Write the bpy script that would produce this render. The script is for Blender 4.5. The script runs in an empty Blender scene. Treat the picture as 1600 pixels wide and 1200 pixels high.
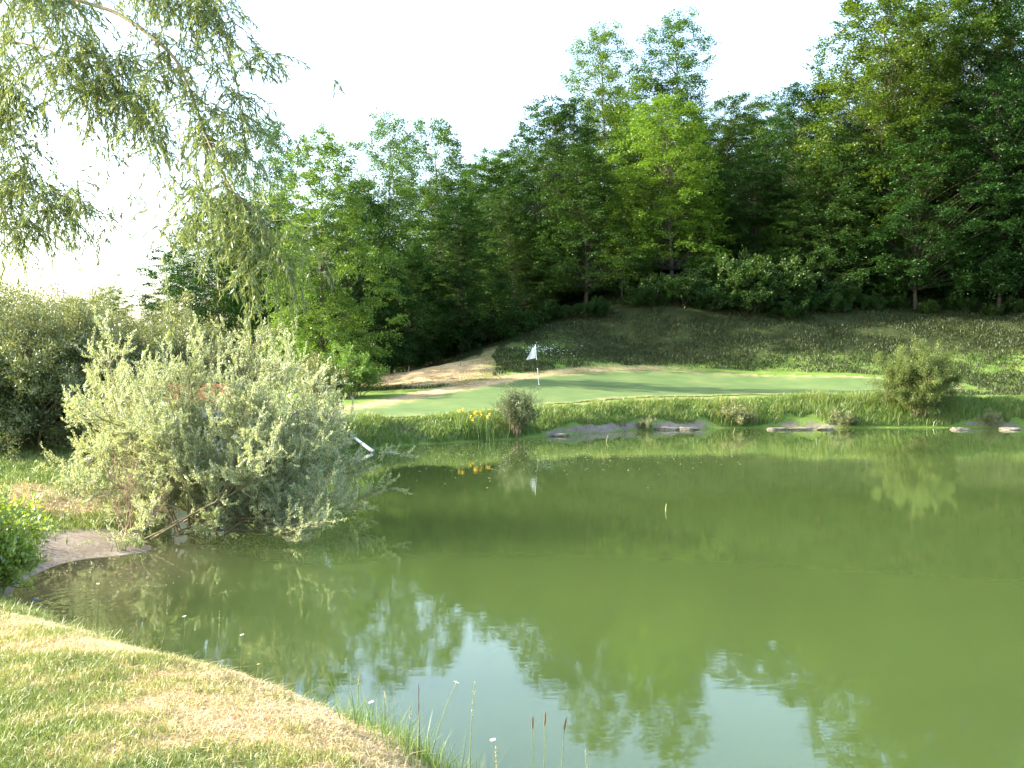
import bpy, math, random
import numpy as np
from mathutils import Vector
R = math.radians
SC = bpy.context.scene
COL = SC.collection
# ------------------------------------------------------------------ camera, sky, sun
F = 1556.0; CZ = 2.96; HOR = 562.0
PITCH = math.atan((600 - HOR) / F)
cam = bpy.data.cameras.new('camera'); camo = bpy.data.objects.new('camera', cam); COL.objects.link(camo)
camo.location = (0, 0, CZ); camo.rotation_euler = (R(90) - PITCH, 0, 0)
cam.sensor_width = 36; cam.lens = 36 * F / 1600; cam.clip_end = 3000; cam.clip_start = 0.05
SC.camera = camo
SUN_EL, SUN_AZ = 25.0, -88.0          # azimuth from +Y (view direction) clockwise: the sun stands left
w = bpy.data.worlds.new('World'); SC.world = w; w.use_nodes = True
nt = w.node_tree; bg = nt.nodes['Background']
sky = nt.nodes.new('ShaderNodeTexSky'); sky.sky_type = 'NISHITA'; sky.sun_disc = False
sky.sun_elevation = R(SUN_EL); sky.sun_rotation = R(SUN_AZ); sky.air_density = 1.1; sky.dust_density = 2.5
nt.links.new(sky.outputs[0], bg.inputs[0]); bg.inputs[1].default_value = 0.15
sl = bpy.data.lights.new('sun', 'SUN'); sl.energy = 3.8; sl.angle = R(0.5); sl.color = (1, 0.93, 0.80)
so = bpy.data.objects.new('sun', sl); COL.objects.link(so)
sd = Vector((math.sin(R(SUN_AZ)) * math.cos(R(SUN_EL)), math.cos(R(SUN_AZ)) * math.cos(R(SUN_EL)), math.sin(R(SUN_EL))))
so.rotation_euler = (-sd).to_track_quat('-Z', 'Y').to_euler()
SC.view_settings.view_transform = 'Standard'; SC.view_settings.look = 'None'
SC.view_settings.exposure = 2.35; SC.view_settings.gamma = 1
SC.cycles.max_bounces = 8; SC.cycles.transmission_bounces = 4; SC.cycles.diffuse_bounces = 3

def P(px, py, d):                       # a pixel of the 1600x1200 photo at depth d (along the ground, Y)
    cx, cy = (px - 800) / F, (600 - py) / F
    c, s = math.cos(PITCH), math.sin(PITCH)
    dy, dz = c + s * cy, -s + c * cy
    return Vector((cx * d / dy, d, CZ + dz * d / dy))
# ------------------------------------------------------------------ noise
_rg = np.random.default_rng(7); _lat = _rg.random((256, 256))
def vn(x, y):
    x = np.asarray(x, float); y = np.asarray(y, float)
    xi = np.floor(x).astype(int); yi = np.floor(y).astype(int); fx = x - xi; fy = y - yi
    fx = fx * fx * (3 - 2 * fx); fy = fy * fy * (3 - 2 * fy)
    a = _lat[xi % 256, yi % 256]; b = _lat[(xi + 1) % 256, yi % 256]
    c = _lat[xi % 256, (yi + 1) % 256]; d = _lat[(xi + 1) % 256, (yi + 1) % 256]
    return (a * (1 - fx) + b * fx) * (1 - fy) + (c * (1 - fx) + d * fx) * fy
def fbm(x, y, o=4):
    s = 0; a = .5
    for k in range(o): s = s + a * vn(np.asarray(x) * 2 ** k + 17 * k, np.asarray(y) * 2 ** k + 31 * k); a *= .5
    return s
# ------------------------------------------------------------------ terrain functions
SH = [(-5.6, 15.3), (-6.5, 14.5), (-6.4, 12.6), (-5.5, 11.4), (-4.1, 10.0), (-2.9, 8.6), (-1.6, 7.2), (-0.4, 6.1), (0.5, 5.0), (1.1, 4.0), (2.2, 2.4),
      (6, -1), (20, -5), (45, -6), (70, 0), (75, 25), (60, 42), (35, 44), (22.3, 43.4), (16.8, 43.3), (11.2, 43.3), (5.4, 41.8),
      (1.3, 38.2), (-0.9, 36.2), (-3.4, 34.6), (-4.3, 33.2), (-6.2, 31), (-7.4, 27), (-7.2, 22), (-6.6, 18.0), (-6.0, 16.2)]
def smooth_poly(P_, n=5):
    out = []; m = len(P_)
    for i in range(m):
        p0, p1, p2, p3 = [np.array(P_[(i + k - 1) % m], float) for k in range(4)]
        for j in range(n):
            t = j / n
            out.append(.5 * ((2 * p1) + (-p0 + p2) * t + (2 * p0 - 5 * p1 + 4 * p2 - p3) * t * t + (-p0 + 3 * p1 - 3 * p2 + p3) * t ** 3))
    return np.array(out)
SHP = smooth_poly(SH)
def sdist(x, y, poly):                 # positive outside
    x = np.asarray(x, float); y = np.asarray(y, float)
    d = np.full(x.shape, 1e9); ins = np.zeros(x.shape, bool)
    for i in range(len(poly)):
        ax, ay = poly[i]; bx, by = poly[(i + 1) % len(poly)]
        ex, ey = bx - ax, by - ay
        t = np.clip(((x - ax) * ex + (y - ay) * ey) / (ex * ex + ey * ey + 1e-12), 0, 1)
        d = np.minimum(d, (x - ax - t * ex) ** 2 + (y - ay - t * ey) ** 2)
        if ay != by:
            c = ((ay > y) != (by > y)) & (x < (bx - ax) * (y - ay) / (by - ay) + ax)
            ins ^= c
    d = np.sqrt(d)
    return np.where(ins, -d, d)
def Q(px, py, d): v = P(px, py, d); return (v.x, v.y, v.z)
CT = [(0, 0, 1.36), (-.3, 4.3, 1.28), (-2.4, 6.9, 1.14), (-4.7, 9.8, .66), (-8, 12, .62), (-3, 0, 1.5), (-10, 5, 1.3), (-9, 17, .55),
      (-8.2, 18.3, .5), (-10, 21, .72), (-12, 24, .78), (-20, 25, 1.0), (-11, 30, .85), (-8.5, 36, .95),
      Q(600, 640, 41), Q(842, 602, 50), Q(640, 606, 51), Q(900, 581, 59), Q(1200, 584, 60), Q(900, 628, 44.6), Q(1100, 624, 46), Q(1300, 619, 46.5), Q(1500, 622, 46),
      Q(1400, 600, 56), Q(1590, 600, 58),
      Q(1000, 476, 70), Q(1300, 478, 70), Q(1580, 492, 69), Q(860, 522, 67), Q(700, 568, 61), Q(600, 600, 56), Q(1060, 455, 73), Q(1130, 438, 76), Q(900, 503, 69), Q(1450, 545, 63), Q(1200, 535, 64),
      Q(780, 546, 65), Q(640, 592, 66), Q(500, 590, 60), Q(1000, 545, 65),
      (30, 47, 1.25), (60, 52, 2), (35, 68, 6), (36, 85, 12), (-30, 70, 2), (-30, 110, 4), (0, 110, 13), (40, 115, 18), (0, 145, 20), (60, 145, 24), (60, 80, 11), (-60, 60, 2), (-60, 140, 4),
      (-60, 20, 1.5), (70, -20, 1.5), (0, -40, 2), (-60, -40, 2)]
CT = np.array(CT)
_A = np.sqrt((CT[:, None, 0] - CT[None, :, 0]) ** 2 + (CT[:, None, 1] - CT[None, :, 1]) ** 2 + 4)
_n = len(CT); _M = np.zeros((_n + 1, _n + 1)); _M[:_n, :_n] = _A + np.eye(_n) * -.05; _M[:_n, _n] = 1; _M[_n, :_n] = 1
_W = np.linalg.solve(_M, np.append(CT[:, 2], 0))
def TT(x, y):
    x = np.clip(x, -70, 75); y = np.clip(y, -45, 145); s = np.full(np.shape(x), _W[-1])
    for i in range(_n): s = s + _W[i] * np.sqrt((x - CT[i, 0]) ** 2 + (y - CT[i, 1]) ** 2 + 4)
    return np.maximum(s, .35)
def mudwin(x): return np.clip(np.exp(-((x - 3.6) / 2.6) ** 4) + np.exp(-((x - 7.4) / 1.3) ** 4) + np.exp(-((x - 12.9) / 1.7) ** 4) + .9 * np.exp(-((x - 21) / 1.5) ** 4) - .9 * np.clip(vn(x * 1.9, 7.3) - .55, 0, 1), 0, 1)
def HT(x, y, d=None):
    x = np.asarray(x, float); y = np.asarray(y, float)
    if d is None: d = sdist(x, y, SHP)
    wob = (fbm(x * .9, y * .9, 3) - .45) * .5
    beach = np.exp(-(((x + 7.3) / 2.0) ** 2 + ((y - 16.0) / 3.0) ** 2))
    wd = 1.7 + 3.4 * beach + (np.clip((y - 34) / 5, 0, 1)) * .3
    t = np.clip((d + wob * np.clip(d, 0, 1) * .8) / wd, 0, 1)
    s = 1 - (1 - t) ** 2
    far = np.clip((y - 30) / 6, 0, 1)
    z = TT(x, y) * s
    z = z + far * (.02 + .15 * mudwin(x) * (.3 + 1.2 * vn(x * 3.1, y * 3.1))) * np.clip(d / .12, 0, 1) * (1 - t)
    bump = (fbm(x * .35, y * .35, 3) - .45) * .35 * np.clip((y - 58) / 10, 0, 1) + (fbm(x * 1.7, y * 1.7, 3) - .45) * .07
    z = z + bump * np.clip(d / 1.0, 0, 1)
    return np.where(d > 0, np.maximum(z, .015 + .02 * np.clip(d, 0, 1)), np.maximum(-1.4, d * .35))
def gz(x, y): return float(HT(np.array([x]), np.array([y]))[0])
def hit(px, py, dmin=3, dmax=140):     # where the ray through a photo pixel meets the ground
    ds = np.concatenate([np.arange(dmin, 20, .05), np.arange(20, dmax, .2)])
    a = P(px, py, 1.0); dx, dz = a.x, a.z - CZ
    z = HT(ds * dx, ds); k = np.where(CZ + dz * ds <= np.maximum(z, 0))[0]
    d = ds[k[0]] if len(k) else dmax
    return Vector((d * dx, d, gz(d * dx, d)))
# ------------------------------------------------------------------ mesh helpers
def tag(o, label=None, cat=None, group=None, kind=None):
    if label: o['label'] = label
    if cat: o['category'] = cat
    if group: o['group'] = group
    if kind: o['kind'] = kind
    return o
def nm(name, V, Fc, mat=None, parent=None, attr=None, smooth=False, attrs=None):
    V = np.ascontiguousarray(V, dtype=np.float32); Fc = np.ascontiguousarray(Fc, dtype=np.int32)
    me = bpy.data.meshes.new(name); m, k = Fc.shape
    me.vertices.add(len(V)); me.vertices.foreach_set('co', V.ravel())
    me.loops.add(m * k); me.loops.foreach_set('vertex_index', Fc.ravel())
    me.polygons.add(m); me.polygons.foreach_set('loop_start', np.arange(m, dtype=np.int32) * k)
    try: me.polygons.foreach_set('loop_total', np.full(m, k, dtype=np.int32))
    except Exception: pass
    if attr is not None:
        a = me.attributes.new('v', 'FLOAT', 'FACE'); a.data.foreach_set('value', np.ascontiguousarray(attr, dtype=np.float32))
    for nme, val in (attrs or {}).items():
        a = me.attributes.new(nme, 'FLOAT', 'POINT'); a.data.foreach_set('value', np.ascontiguousarray(val, dtype=np.float32))
    me.update(calc_edges=True)
    if smooth: me.polygons.foreach_set('use_smooth', np.ones(m, bool))
    if mat: me.materials.append(mat)
    o = bpy.data.objects.new(name, me); COL.objects.link(o)
    if parent: o.parent = parent
    return o
def empty(name, loc, label=None, cat=None, group=None, rz=0):
    o = bpy.data.objects.new(name, None); COL.objects.link(o); o.location = loc; o.rotation_euler = (0, 0, rz)
    o.empty_display_size = .2
    return tag(o, label, cat, group)
def copy_tree(o, parent=None):
    c = o.copy(); COL.objects.link(c); c.parent = parent
    for ch in list(o.children):
        copy_tree(ch, c)
    return c
class Tubes:                            # collects tapered tubes into one quad mesh
    def __init__(s, n=6): s.V = []; s.F = []; s.k = 0; s.n = n
    def add(s, pts, r0, r1=None, n=None):
        n = s.n; pts = np.array([tuple(p) for p in pts], float); m = len(pts)
        rad = np.linspace(r0, r1 if r1 is not None else r0, m) if np.isscalar(r0) else np.array(r0)
        tan = np.gradient(pts, axis=0); tan /= np.linalg.norm(tan, axis=1)[:, None] + 1e-9
        ref = np.array([0, 0, 1.]) if abs(tan[0, 2]) < .8 else np.array([1., 0, 0])
        u = np.cross(tan, ref); u /= np.linalg.norm(u, axis=1)[:, None] + 1e-9; v = np.cross(tan, u)
        a = np.linspace(0, 2 * math.pi, n, endpoint=False)
        ring = pts[:, None] + rad[:, None, None] * (np.cos(a)[None, :, None] * u[:, None] + np.sin(a)[None, :, None] * v[:, None])
        s.V.append(ring.reshape(-1, 3)); i, j = np.meshgrid(np.arange(m - 1), np.arange(n), indexing='ij')
        i = i.ravel(); j = j.ravel(); jn = (j + 1) % n
        s.F.append(np.stack([i * n + j, i * n + jn, (i + 1) * n + jn, (i + 1) * n + j], 1) + s.k); s.k += m * n
    def build(s, name, mat, parent=None): return nm(name, np.concatenate(s.V), np.concatenate(s.F), mat, parent, smooth=True)
def unit(a): return a / (np.linalg.norm(a, axis=-1, keepdims=True) + 1e-9)
def leaf_arrays(C, D, N, L, W):         # diamond leaves: centre base C, direction D, normal N
    D = unit(D); S = unit(np.cross(D, N)); U = np.cross(S, D)
    L = np.broadcast_to(L, len(C))[:, None]; W = np.broadcast_to(W, len(C))[:, None]
    a = C; b = C + D * L * .45 + S * W * .5 + U * W * .12; c = C + D * L; d = C + D * L * .45 - S * W * .5 + U * W * .12
    V = np.stack([a, b, c, d], 1).reshape(-1, 3); Fc = np.arange(len(C) * 4).reshape(-1, 4)
    return V, Fc
def blades(name, X, Y, Z, Hh, W, lean, v, mat, rg, parent=None):
    n = len(X); az = rg.random(n) * 2 * math.pi; wa = rg.random(n) * 2 * math.pi
    B = np.stack([X, Y, Z], 1); ld = np.stack([np.cos(az), np.sin(az), 0 * az], 1) * (lean * Hh)[:, None]
    wv = np.stack([np.cos(wa), np.sin(wa), 0 * wa], 1) * (W * .5)[:, None]
    up = np.zeros((n, 3)); up[:, 2] = Hh
    m = B + up * .55 + ld * .3; t = B + up * np.sqrt(np.clip(1 - lean ** 2 * .5, .08, 1))[:, None] + ld
    V = np.stack([B - wv, B + wv, m + wv * .8, m - wv * .8, t + wv * .12, t - wv * .12], 1).reshape(-1, 3)
    k = np.arange(n)[:, None] * 6
    Fc = np.concatenate([k + np.array([[0, 1, 2, 3]]), k + np.array([[3, 2, 4, 5]])], 0)
    return nm(name, V, Fc, mat, parent, attr=np.concatenate([v, v]))
# ------------------------------------------------------------------ materials
def newmat(name):
    m = bpy.data.materials.new(name); m.use_nodes = True; t = m.node_tree; t.nodes.clear()
    return m, t, t.nodes.new('ShaderNodeOutputMaterial')
def ramp(t, fac, stops):
    r = t.nodes.new('ShaderNodeValToRGB'); e = r.color_ramp.elements
    e[0].position = stops[0][0]; e[0].color = (*stops[0][1], 1); e[1].position = stops[-1][0]; e[1].color = (*stops[-1][1], 1)
    for p, c in stops[1:-1]: q = e.new(p); q.color = (*c, 1)
    t.links.new(fac, r.inputs[0]); return r.outputs[0]
def mathn(t, op, a, b=None):
    n = t.nodes.new('ShaderNodeMath'); n.operation = op
    for i, v in enumerate((a, b)):
        if v is None: continue
        if isinstance(v, (int, float)): n.inputs[i].default_value = v
        else: t.links.new(v, n.inputs[i])
    return n.outputs[0]
def mixc(t, fac, a, b, mode='MIX'):
    n = t.nodes.new('ShaderNodeMix'); n.data_type = 'RGBA'; n.blend_type = mode
    for s, v in ((n.inputs[0], fac), (n.inputs[6], a), (n.inputs[7], b)):
        if isinstance(v, (int, float)): s.default_value = v
        elif isinstance(v, tuple): s.default_value = (*v, 1)
        else: t.links.new(v, s)
    return n.outputs[2]
def noise(t, scale, detail=4, coord=None, rough=.5):
    n = t.nodes.new('ShaderNodeTexNoise'); n.inputs['Scale'].default_value = scale; n.inputs['Detail'].default_value = detail; n.inputs['Roughness'].default_value = rough
    if coord is None: coord = t.nodes.new('ShaderNodeNewGeometry').outputs['Position']
    t.links.new(coord, n.inputs['Vector']); return n.outputs[0]
def attrn(t, name): n = t.nodes.new('ShaderNodeAttribute'); n.attribute_name = name; return n.outputs['Fac']
def leafmat(name, stops, trans=.4, back=None, gloss=.06, var=.35, tint=(1.25, 1.15, .6)):
    m, t, out = newmat(name)
    v = attrn(t, 'v'); oi = t.nodes.new('ShaderNodeObjectInfo').outputs['Random']
    col = ramp(t, v, stops)
    hs = t.nodes.new('ShaderNodeHueSaturation'); t.links.new(col, hs.inputs['Color'])
    t.links.new(mathn(t, 'ADD', mathn(t, 'MULTIPLY', oi, var), 1 - var / 2), hs.inputs['Value'])
    t.links.new(mathn(t, 'ADD', mathn(t, 'MULTIPLY', oi, -.03), .512), hs.inputs['Hue'])
    col = hs.outputs[0]
    if back is not None:
        bf = t.nodes.new('ShaderNodeNewGeometry').outputs['Backfacing']; col = mixc(t, bf, col, back)
    df = t.nodes.new('ShaderNodeBsdfDiffuse'); t.links.new(col, df.inputs[0])
    tr = t.nodes.new('ShaderNodeBsdfTranslucent'); t.links.new(mixc(t, 1.0, col, tint, 'MULTIPLY'), tr.inputs[0])
    mx = t.nodes.new('ShaderNodeMixShader'); mx.inputs[0].default_value = trans
    t.links.new(df.outputs[0], mx.inputs[1]); t.links.new(tr.outputs[0], mx.inputs[2])
    gl = t.nodes.new('ShaderNodeBsdfGlossy'); gl.inputs['Roughness'].default_value = .45; gl.inputs[0].default_value = (.9, .95, .9, 1)
    m2 = t.nodes.new('ShaderNodeMixShader'); m2.inputs[0].default_value = gloss
    t.links.new(mx.outputs[0], m2.inputs[1]); t.links.new(gl.outputs[0], m2.inputs[2]); t.links.new(m2.outputs[0], out.inputs[0])
    return m
def plain(name, c1, c2, scale=8, rough=.8, bump=.3, spec=.2):
    m, t, out = newmat(name); b = t.nodes.new('ShaderNodeBsdfPrincipled'); t.links.new(b.outputs[0], out.inputs[0])
    co = t.nodes.new('ShaderNodeTexCoord').outputs['Object']; nz = noise(t, scale, 6, co, .65)
    t.links.new(ramp(t, nz, [(.35, c1), (.65, c2)]), b.inputs['Base Color']); b.inputs['Roughness'].default_value = rough
    b.inputs['Specular IOR Level'].default_value = spec
    if bump:
        bp = t.nodes.new('ShaderNodeBump'); bp.inputs['Strength'].default_value = bump; bp.inputs['Distance'].default_value = .02
        t.links.new(nz, bp.inputs['Height']); t.links.new(bp.outputs[0], b.inputs['Normal'])
    return m
G3 = lambda a, b, c: [(0, a), (.5, b), (1, c)]
M = {}
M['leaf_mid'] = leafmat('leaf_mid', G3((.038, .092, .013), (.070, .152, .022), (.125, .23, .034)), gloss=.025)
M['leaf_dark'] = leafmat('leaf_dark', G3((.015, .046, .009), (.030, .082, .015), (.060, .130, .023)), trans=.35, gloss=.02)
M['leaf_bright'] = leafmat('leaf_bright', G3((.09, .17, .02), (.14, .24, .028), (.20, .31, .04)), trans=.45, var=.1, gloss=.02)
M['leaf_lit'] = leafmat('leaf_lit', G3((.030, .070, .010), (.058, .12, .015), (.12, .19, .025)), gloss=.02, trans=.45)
M['leaf_oak'] = leafmat('leaf_oak', G3((.062, .135, .022), (.105, .205, .034), (.16, .28, .05)), gloss=.025, trans=.45, var=.2)
M['leaf_round'] = leafmat('leaf_round', G3((.06, .10, .025), (.10, .15, .038), (.165, .22, .062)), trans=.35, gloss=.02, var=.1)
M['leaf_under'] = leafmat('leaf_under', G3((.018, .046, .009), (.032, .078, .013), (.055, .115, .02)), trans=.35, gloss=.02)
M['leaf_silver'] = leafmat('leaf_silver', G3((.19, .24, .095), (.27, .33, .14), (.37, .43, .21)), trans=.45, back=(.45, .50, .34), gloss=.10, var=.05)
M['leaf_olive'] = leafmat('leaf_olive', G3((.09, .12, .032), (.15, .18, .052), (.24, .26, .09)), trans=.35, gloss=.08, var=.15)
M['leaf_willow'] = leafmat('leaf_willow', G3((.085, .13, .026), (.15, .205, .045), (.26, .31, .09)), trans=.45, back=(.17, .23, .095), gloss=.05, var=.05)
M['leaf_sapling'] = leafmat('leaf_sapling', G3((.12, .20, .03), (.19, .30, .045), (.28, .40, .07)), trans=.45, var=.1)
M['leaf_broom'] = leafmat('leaf_broom', G3((.035, .065, .018), (.06, .10, .028), (.10, .15, .045)), trans=.3, var=.1)
M['blade_lawn'] = leafmat('blade_lawn', [(0, (.13, .19, .035)), (.35, (.22, .27, .06)), (.55, (.40, .36, .14)), (1, (.62, .48, .28))], trans=.3, gloss=.05, var=0, tint=(1, 1, .7))
M['blade_bank'] = leafmat('blade_bank', [(0, (.08, .15, .025)), (.5, (.14, .24, .04)), (.85, (.26, .31, .08)), (1, (.42, .36, .18))], trans=.4, gloss=.04, var=0, tint=(1, 1, .6))
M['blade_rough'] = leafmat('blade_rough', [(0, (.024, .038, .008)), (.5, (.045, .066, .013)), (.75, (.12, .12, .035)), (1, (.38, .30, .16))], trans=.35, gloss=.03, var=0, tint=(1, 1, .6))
M['bark'] = plain('bark', (.035, .03, .022), (.10, .085, .065), 5, .9, .5)
M['bark_pale'] = plain('bark_pale', (.055, .048, .038), (.15, .13, .10), 5, .9, .4)
M['twig'] = plain('twig', (.16, .13, .07), (.28, .23, .13), 12, .8, .2)
M['dead_twig'] = plain('dead_twig', (.20, .14, .09), (.34, .26, .17), 12, .85, .2)
M['stone'] = plain('stone', (.09, .075, .06), (.30, .26, .21), 3.5, .85, .8)
M['stone_dark'] = plain('stone_dark', (.03, .035, .05), (.28, .28, .31), 6, .7, .8)
M['white_pipe'] = plain('white_pipe', (.62, .62, .63), (.80, .80, .80), 9, .4, .05, .5)
M['white_cloth'] = plain('white_cloth', (.66, .66, .74), (.78, .78, .84), 6, .8, .1)
M['pole_white'] = plain('pole_white', (.72, .72, .70), (.80, .80, .78), 6, .4, 0)
M['pole_dark'] = plain('pole_dark', (.03, .03, .03), (.06, .06, .06), 6, .4, 0)
M['tile'] = plain('tile', (.50, .15, .05), (.68, .26, .10), 9, .8, .3)
M['render_wall'] = plain('render_wall', (.40, .36, .29), (.55, .50, .42), 4, .9, .3)
M['petal_white'] = plain('petal_white', (.78, .78, .72), (.85, .85, .80), 20, .6, 0)
M['petal_yellow'] = plain('petal_yellow', (.75, .50, .02), (.85, .62, .05), 20, .6, 0)
M['seed_brown'] = plain('seed_brown', (.07, .055, .03), (.15, .11, .06), 60, .8, .2)
M['stalk_green'] = plain('stalk_green', (.10, .15, .05), (.20, .24, .09), 30, .7, 0)
M['straw'] = plain('straw', (.45, .36, .18), (.60, .50, .28), 30, .7, 0)
# ground
def ground_mat():
    m, t, out = newmat('ground_grass'); b = t.nodes.new('ShaderNodeBsdfPrincipled'); t.links.new(b.outputs[0], out.inputs[0])
    n1 = noise(t, .9, 6, rough=.6); n2 = noise(t, 14, 6, rough=.7); n3 = noise(t, 55, 3, rough=.7); n4 = noise(t, 3.2, 5, rough=.65)
    mx = mathn(t, 'ADD', mathn(t, 'MULTIPLY', n1, .35), mathn(t, 'MULTIPLY', n2, .4)); mx = mathn(t, 'ADD', mx, mathn(t, 'MULTIPLY', n3, .25))
    green = ramp(t, mx, [(.36, (.06, .115, .022)), (.5, (.13, .20, .04)), (.64, (.23, .28, .07))])
    straw = ramp(t, mx, [(.36, (.22, .165, .08)), (.5, (.40, .30, .16)), (.64, (.58, .45, .27))])
    mud = ramp(t, mx, [(.36, (.10, .08, .055)), (.5, (.20, .165, .125)), (.64, (.36, .31, .25))])
    lit = ramp(t, mx, [(.36, (.018, .026, .009)), (.5, (.036, .048, .016)), (.64, (.075, .075, .03))])  # litter tones, which also colour in shade on the slope
    def msk(nm_, amp=1.1):
        a = mathn(t, 'ADD', attrn(t, nm_), mathn(t, 'MULTIPLY', mathn(t, 'SUBTRACT', n4, .5), amp))
        r = t.nodes.new('ShaderNodeMapRange'); r.inputs[1].default_value = .35; r.inputs[2].default_value = .65; t.links.new(a, r.inputs[0]); return r.outputs[0]
    c = mixc(t, msk('dry'), green, straw); c = mixc(t, msk('litter_shade', .8), c, lit); c = mixc(t, msk('mud', .6), c, mud)
    t.links.new(c, b.inputs['Base Color']); b.inputs['Roughness'].default_value = .95; b.inputs['Specular IOR Level'].default_value = .08
    bp = t.nodes.new('ShaderNodeBump'); bp.inputs['Strength'].default_value = .7; bp.inputs['Distance'].default_value = .05
    t.links.new(mx, bp.inputs['Height']); t.links.new(bp.outputs[0], b.inputs['Normal'])
    return m
M['ground'] = ground_mat()
def green_mat():
    m, t, out = newmat('mown_green'); b = t.nodes.new('ShaderNodeBsdfPrincipled'); t.links.new(b.outputs[0], out.inputs[0])
    n1 = noise(t, .5, 5, rough=.6); n2 = noise(t, 30, 4, rough=.7)
    mx = mathn(t, 'ADD', mathn(t, 'MULTIPLY', n1, .6), mathn(t, 'MULTIPLY', n2, .4))
    c = ramp(t, mx, [(.36, (.085, .135, .045)), (.5, (.105, .16, .055)), (.64, (.15, .19, .065))])
    e = attrn(t, 'edge'); a = mathn(t, 'ADD', e, mathn(t, 'MULTIPLY', mathn(t, 'SUBTRACT', noise(t, 1.6, 5), .5), .9))
    r = t.nodes.new('ShaderNodeMapRange'); r.inputs[1].default_value = .35; r.inputs[2].default_value = .7; t.links.new(a, r.inputs[0])
    c = mixc(t, r.outputs[0], c, (.25, .23, .10))
    t.links.new(c, b.inputs['Base Color']); b.inputs['Roughness'].default_value = .9; b.inputs['Specular IOR Level'].default_value = .1
    return m
M['green'] = green_mat()
RIP = P(140, 945, 12.0)
def water_mat():
    m, t, out = newmat('pond_water'); b = t.nodes.new('ShaderNodeBsdfPrincipled'); t.links.new(b.outputs[0], out.inputs[0])
    geo = t.nodes.new('ShaderNodeNewGeometry').outputs['Position']
    n1 = noise(t, .12, 3, geo)
    shal = attrn(t, 'shallow'); deep = ramp(t, n1, [(.3, (.056, .087, .022)), (.7, (.065, .098, .026))])
    c = mixc(t, shal, deep, (.11, .105, .055)); t.links.new(c, b.inputs['Base Color'])
    b.subsurface_method = 'BURLEY'; b.inputs['Subsurface Weight'].default_value = 1; b.inputs['Subsurface Radius'].default_value = (1, 1, 1); b.inputs['Subsurface Scale'].default_value = 16
    b.inputs['Roughness'].default_value = .0; b.inputs['IOR'].default_value = 1.5; b.inputs['Specular IOR Level'].default_value = .5
    mp = t.nodes.new('ShaderNodeMapping'); mp.inputs['Scale'].default_value = (1, 2.6, 1); t.links.new(geo, mp.inputs[0])
    w1 = noise(t, 1.1, 3, mp.outputs[0]); w2 = noise(t, 4.5, 3, mp.outputs[0])
    h = mathn(t, 'ADD', mathn(t, 'MULTIPLY', w1, .0015), mathn(t, 'MULTIPLY', w2, .0007))
    # rings spreading from a fish rise beside the near bank
    vm = t.nodes.new('ShaderNodeVectorMath'); vm.operation = 'DISTANCE'; t.links.new(geo, vm.inputs[0]); vm.inputs[1].default_value = (-5.35, 12.2, 0)
    dd = vm.outputs['Value']; rr = mathn(t, 'SINE', mathn(t, 'MULTIPLY', dd, 34))
    fade = t.nodes.new('ShaderNodeMapRange'); fade.inputs[1].default_value = .15; fade.inputs[2].default_value = 1.3; fade.inputs[3].default_value = .0016; fade.inputs[4].default_value = 0; t.links.new(dd, fade.inputs[0])
    h = mathn(t, 'ADD', h, mathn(t, 'MULTIPLY', rr, fade.outputs[0]))
    bp = t.nodes.new('ShaderNodeBump'); bp.inputs['Strength'].default_value = 1; bp.inputs['Distance'].default_value = .55
    t.links.new(h, bp.inputs['Height']); t.links.new(bp.outputs[0], b.inputs['Normal'])
    return m
M['water'] = water_mat()
# ------------------------------------------------------------------ ground sheet
def axis(a, b, f0, f1, st, grow=1.22):
    mid = list(np.arange(f0, f1, st)); lo = []; s = st; x = f0
    while x > a: s *= grow; x -= s; lo.append(x)
    hi = []; s = st; x = mid[-1]
    while x < b: s *= grow; x += s; hi.append(x)
    return np.array(lo[::-1] + mid + hi)
ax = axis(-700, 700, -26, 40, .22); ay = axis(-500, 1100, 2.5, 92, .22)
GX, GY = np.meshgrid(ax, ay, indexing='ij'); gx = GX.ravel(); gy = GY.ravel(); gd = sdist(gx, gy, SHP)
gzv = HT(gx, gy, gd)
GREEN_PX = [(520, 645), (600, 633), (680, 618), (760, 603), (840, 590), (930, 581), (1040, 580), (1150, 583), (1270, 587), (1400, 592), (1500, 600),
            (1500, 611), (1400, 614), (1290, 617), (1180, 618), (1080, 621), (990, 624), (900, 630), (820, 638), (740, 646), (660, 652), (580, 654)]
GP = smooth_poly([tuple(hit(a, b, 30)[:2]) for a, b in GREEN_PX], 4)
def dryness(x, y, d):
    near = np.clip((14 - y) / 3, 0, 1) * (.47 + .55 * np.exp(-((d - 1.15) / .55) ** 2))
    gdist = sdist(x, y, GP)
    left = np.exp(-(((x + 5.0) / 4.4) ** 2 + ((y - 59) / 8.5) ** 2)) * 1.05
    band = np.exp(-((gdist - .7) / 1.0) ** 2) * .62 * (y > 30) * np.clip((16 - x) / 8, .1, 1)
    path = np.exp(-(((x + 8.6) / 1.6) ** 2 + ((y - 18.0) / 1.3) ** 2)) * .9
    slope = np.clip((y - 62) / 5, 0, 1) * (x > -2) * .28
    return np.clip(near + left + band + path + slope, 0, 1)
def litter_plus_shade(x, y):  # leaf litter under the wood, plus shade painted over the slope behind the green
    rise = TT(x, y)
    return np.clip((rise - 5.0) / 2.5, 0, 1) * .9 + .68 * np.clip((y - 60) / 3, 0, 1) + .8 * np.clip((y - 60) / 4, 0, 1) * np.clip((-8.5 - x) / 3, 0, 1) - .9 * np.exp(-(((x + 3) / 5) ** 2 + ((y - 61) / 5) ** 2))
fm = np.clip(1.25 - np.abs(gd - .1) / np.where(gy > 34, .16, .28), 0, 1) * np.where(gy > 30, mudwin(gx), 1)
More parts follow.
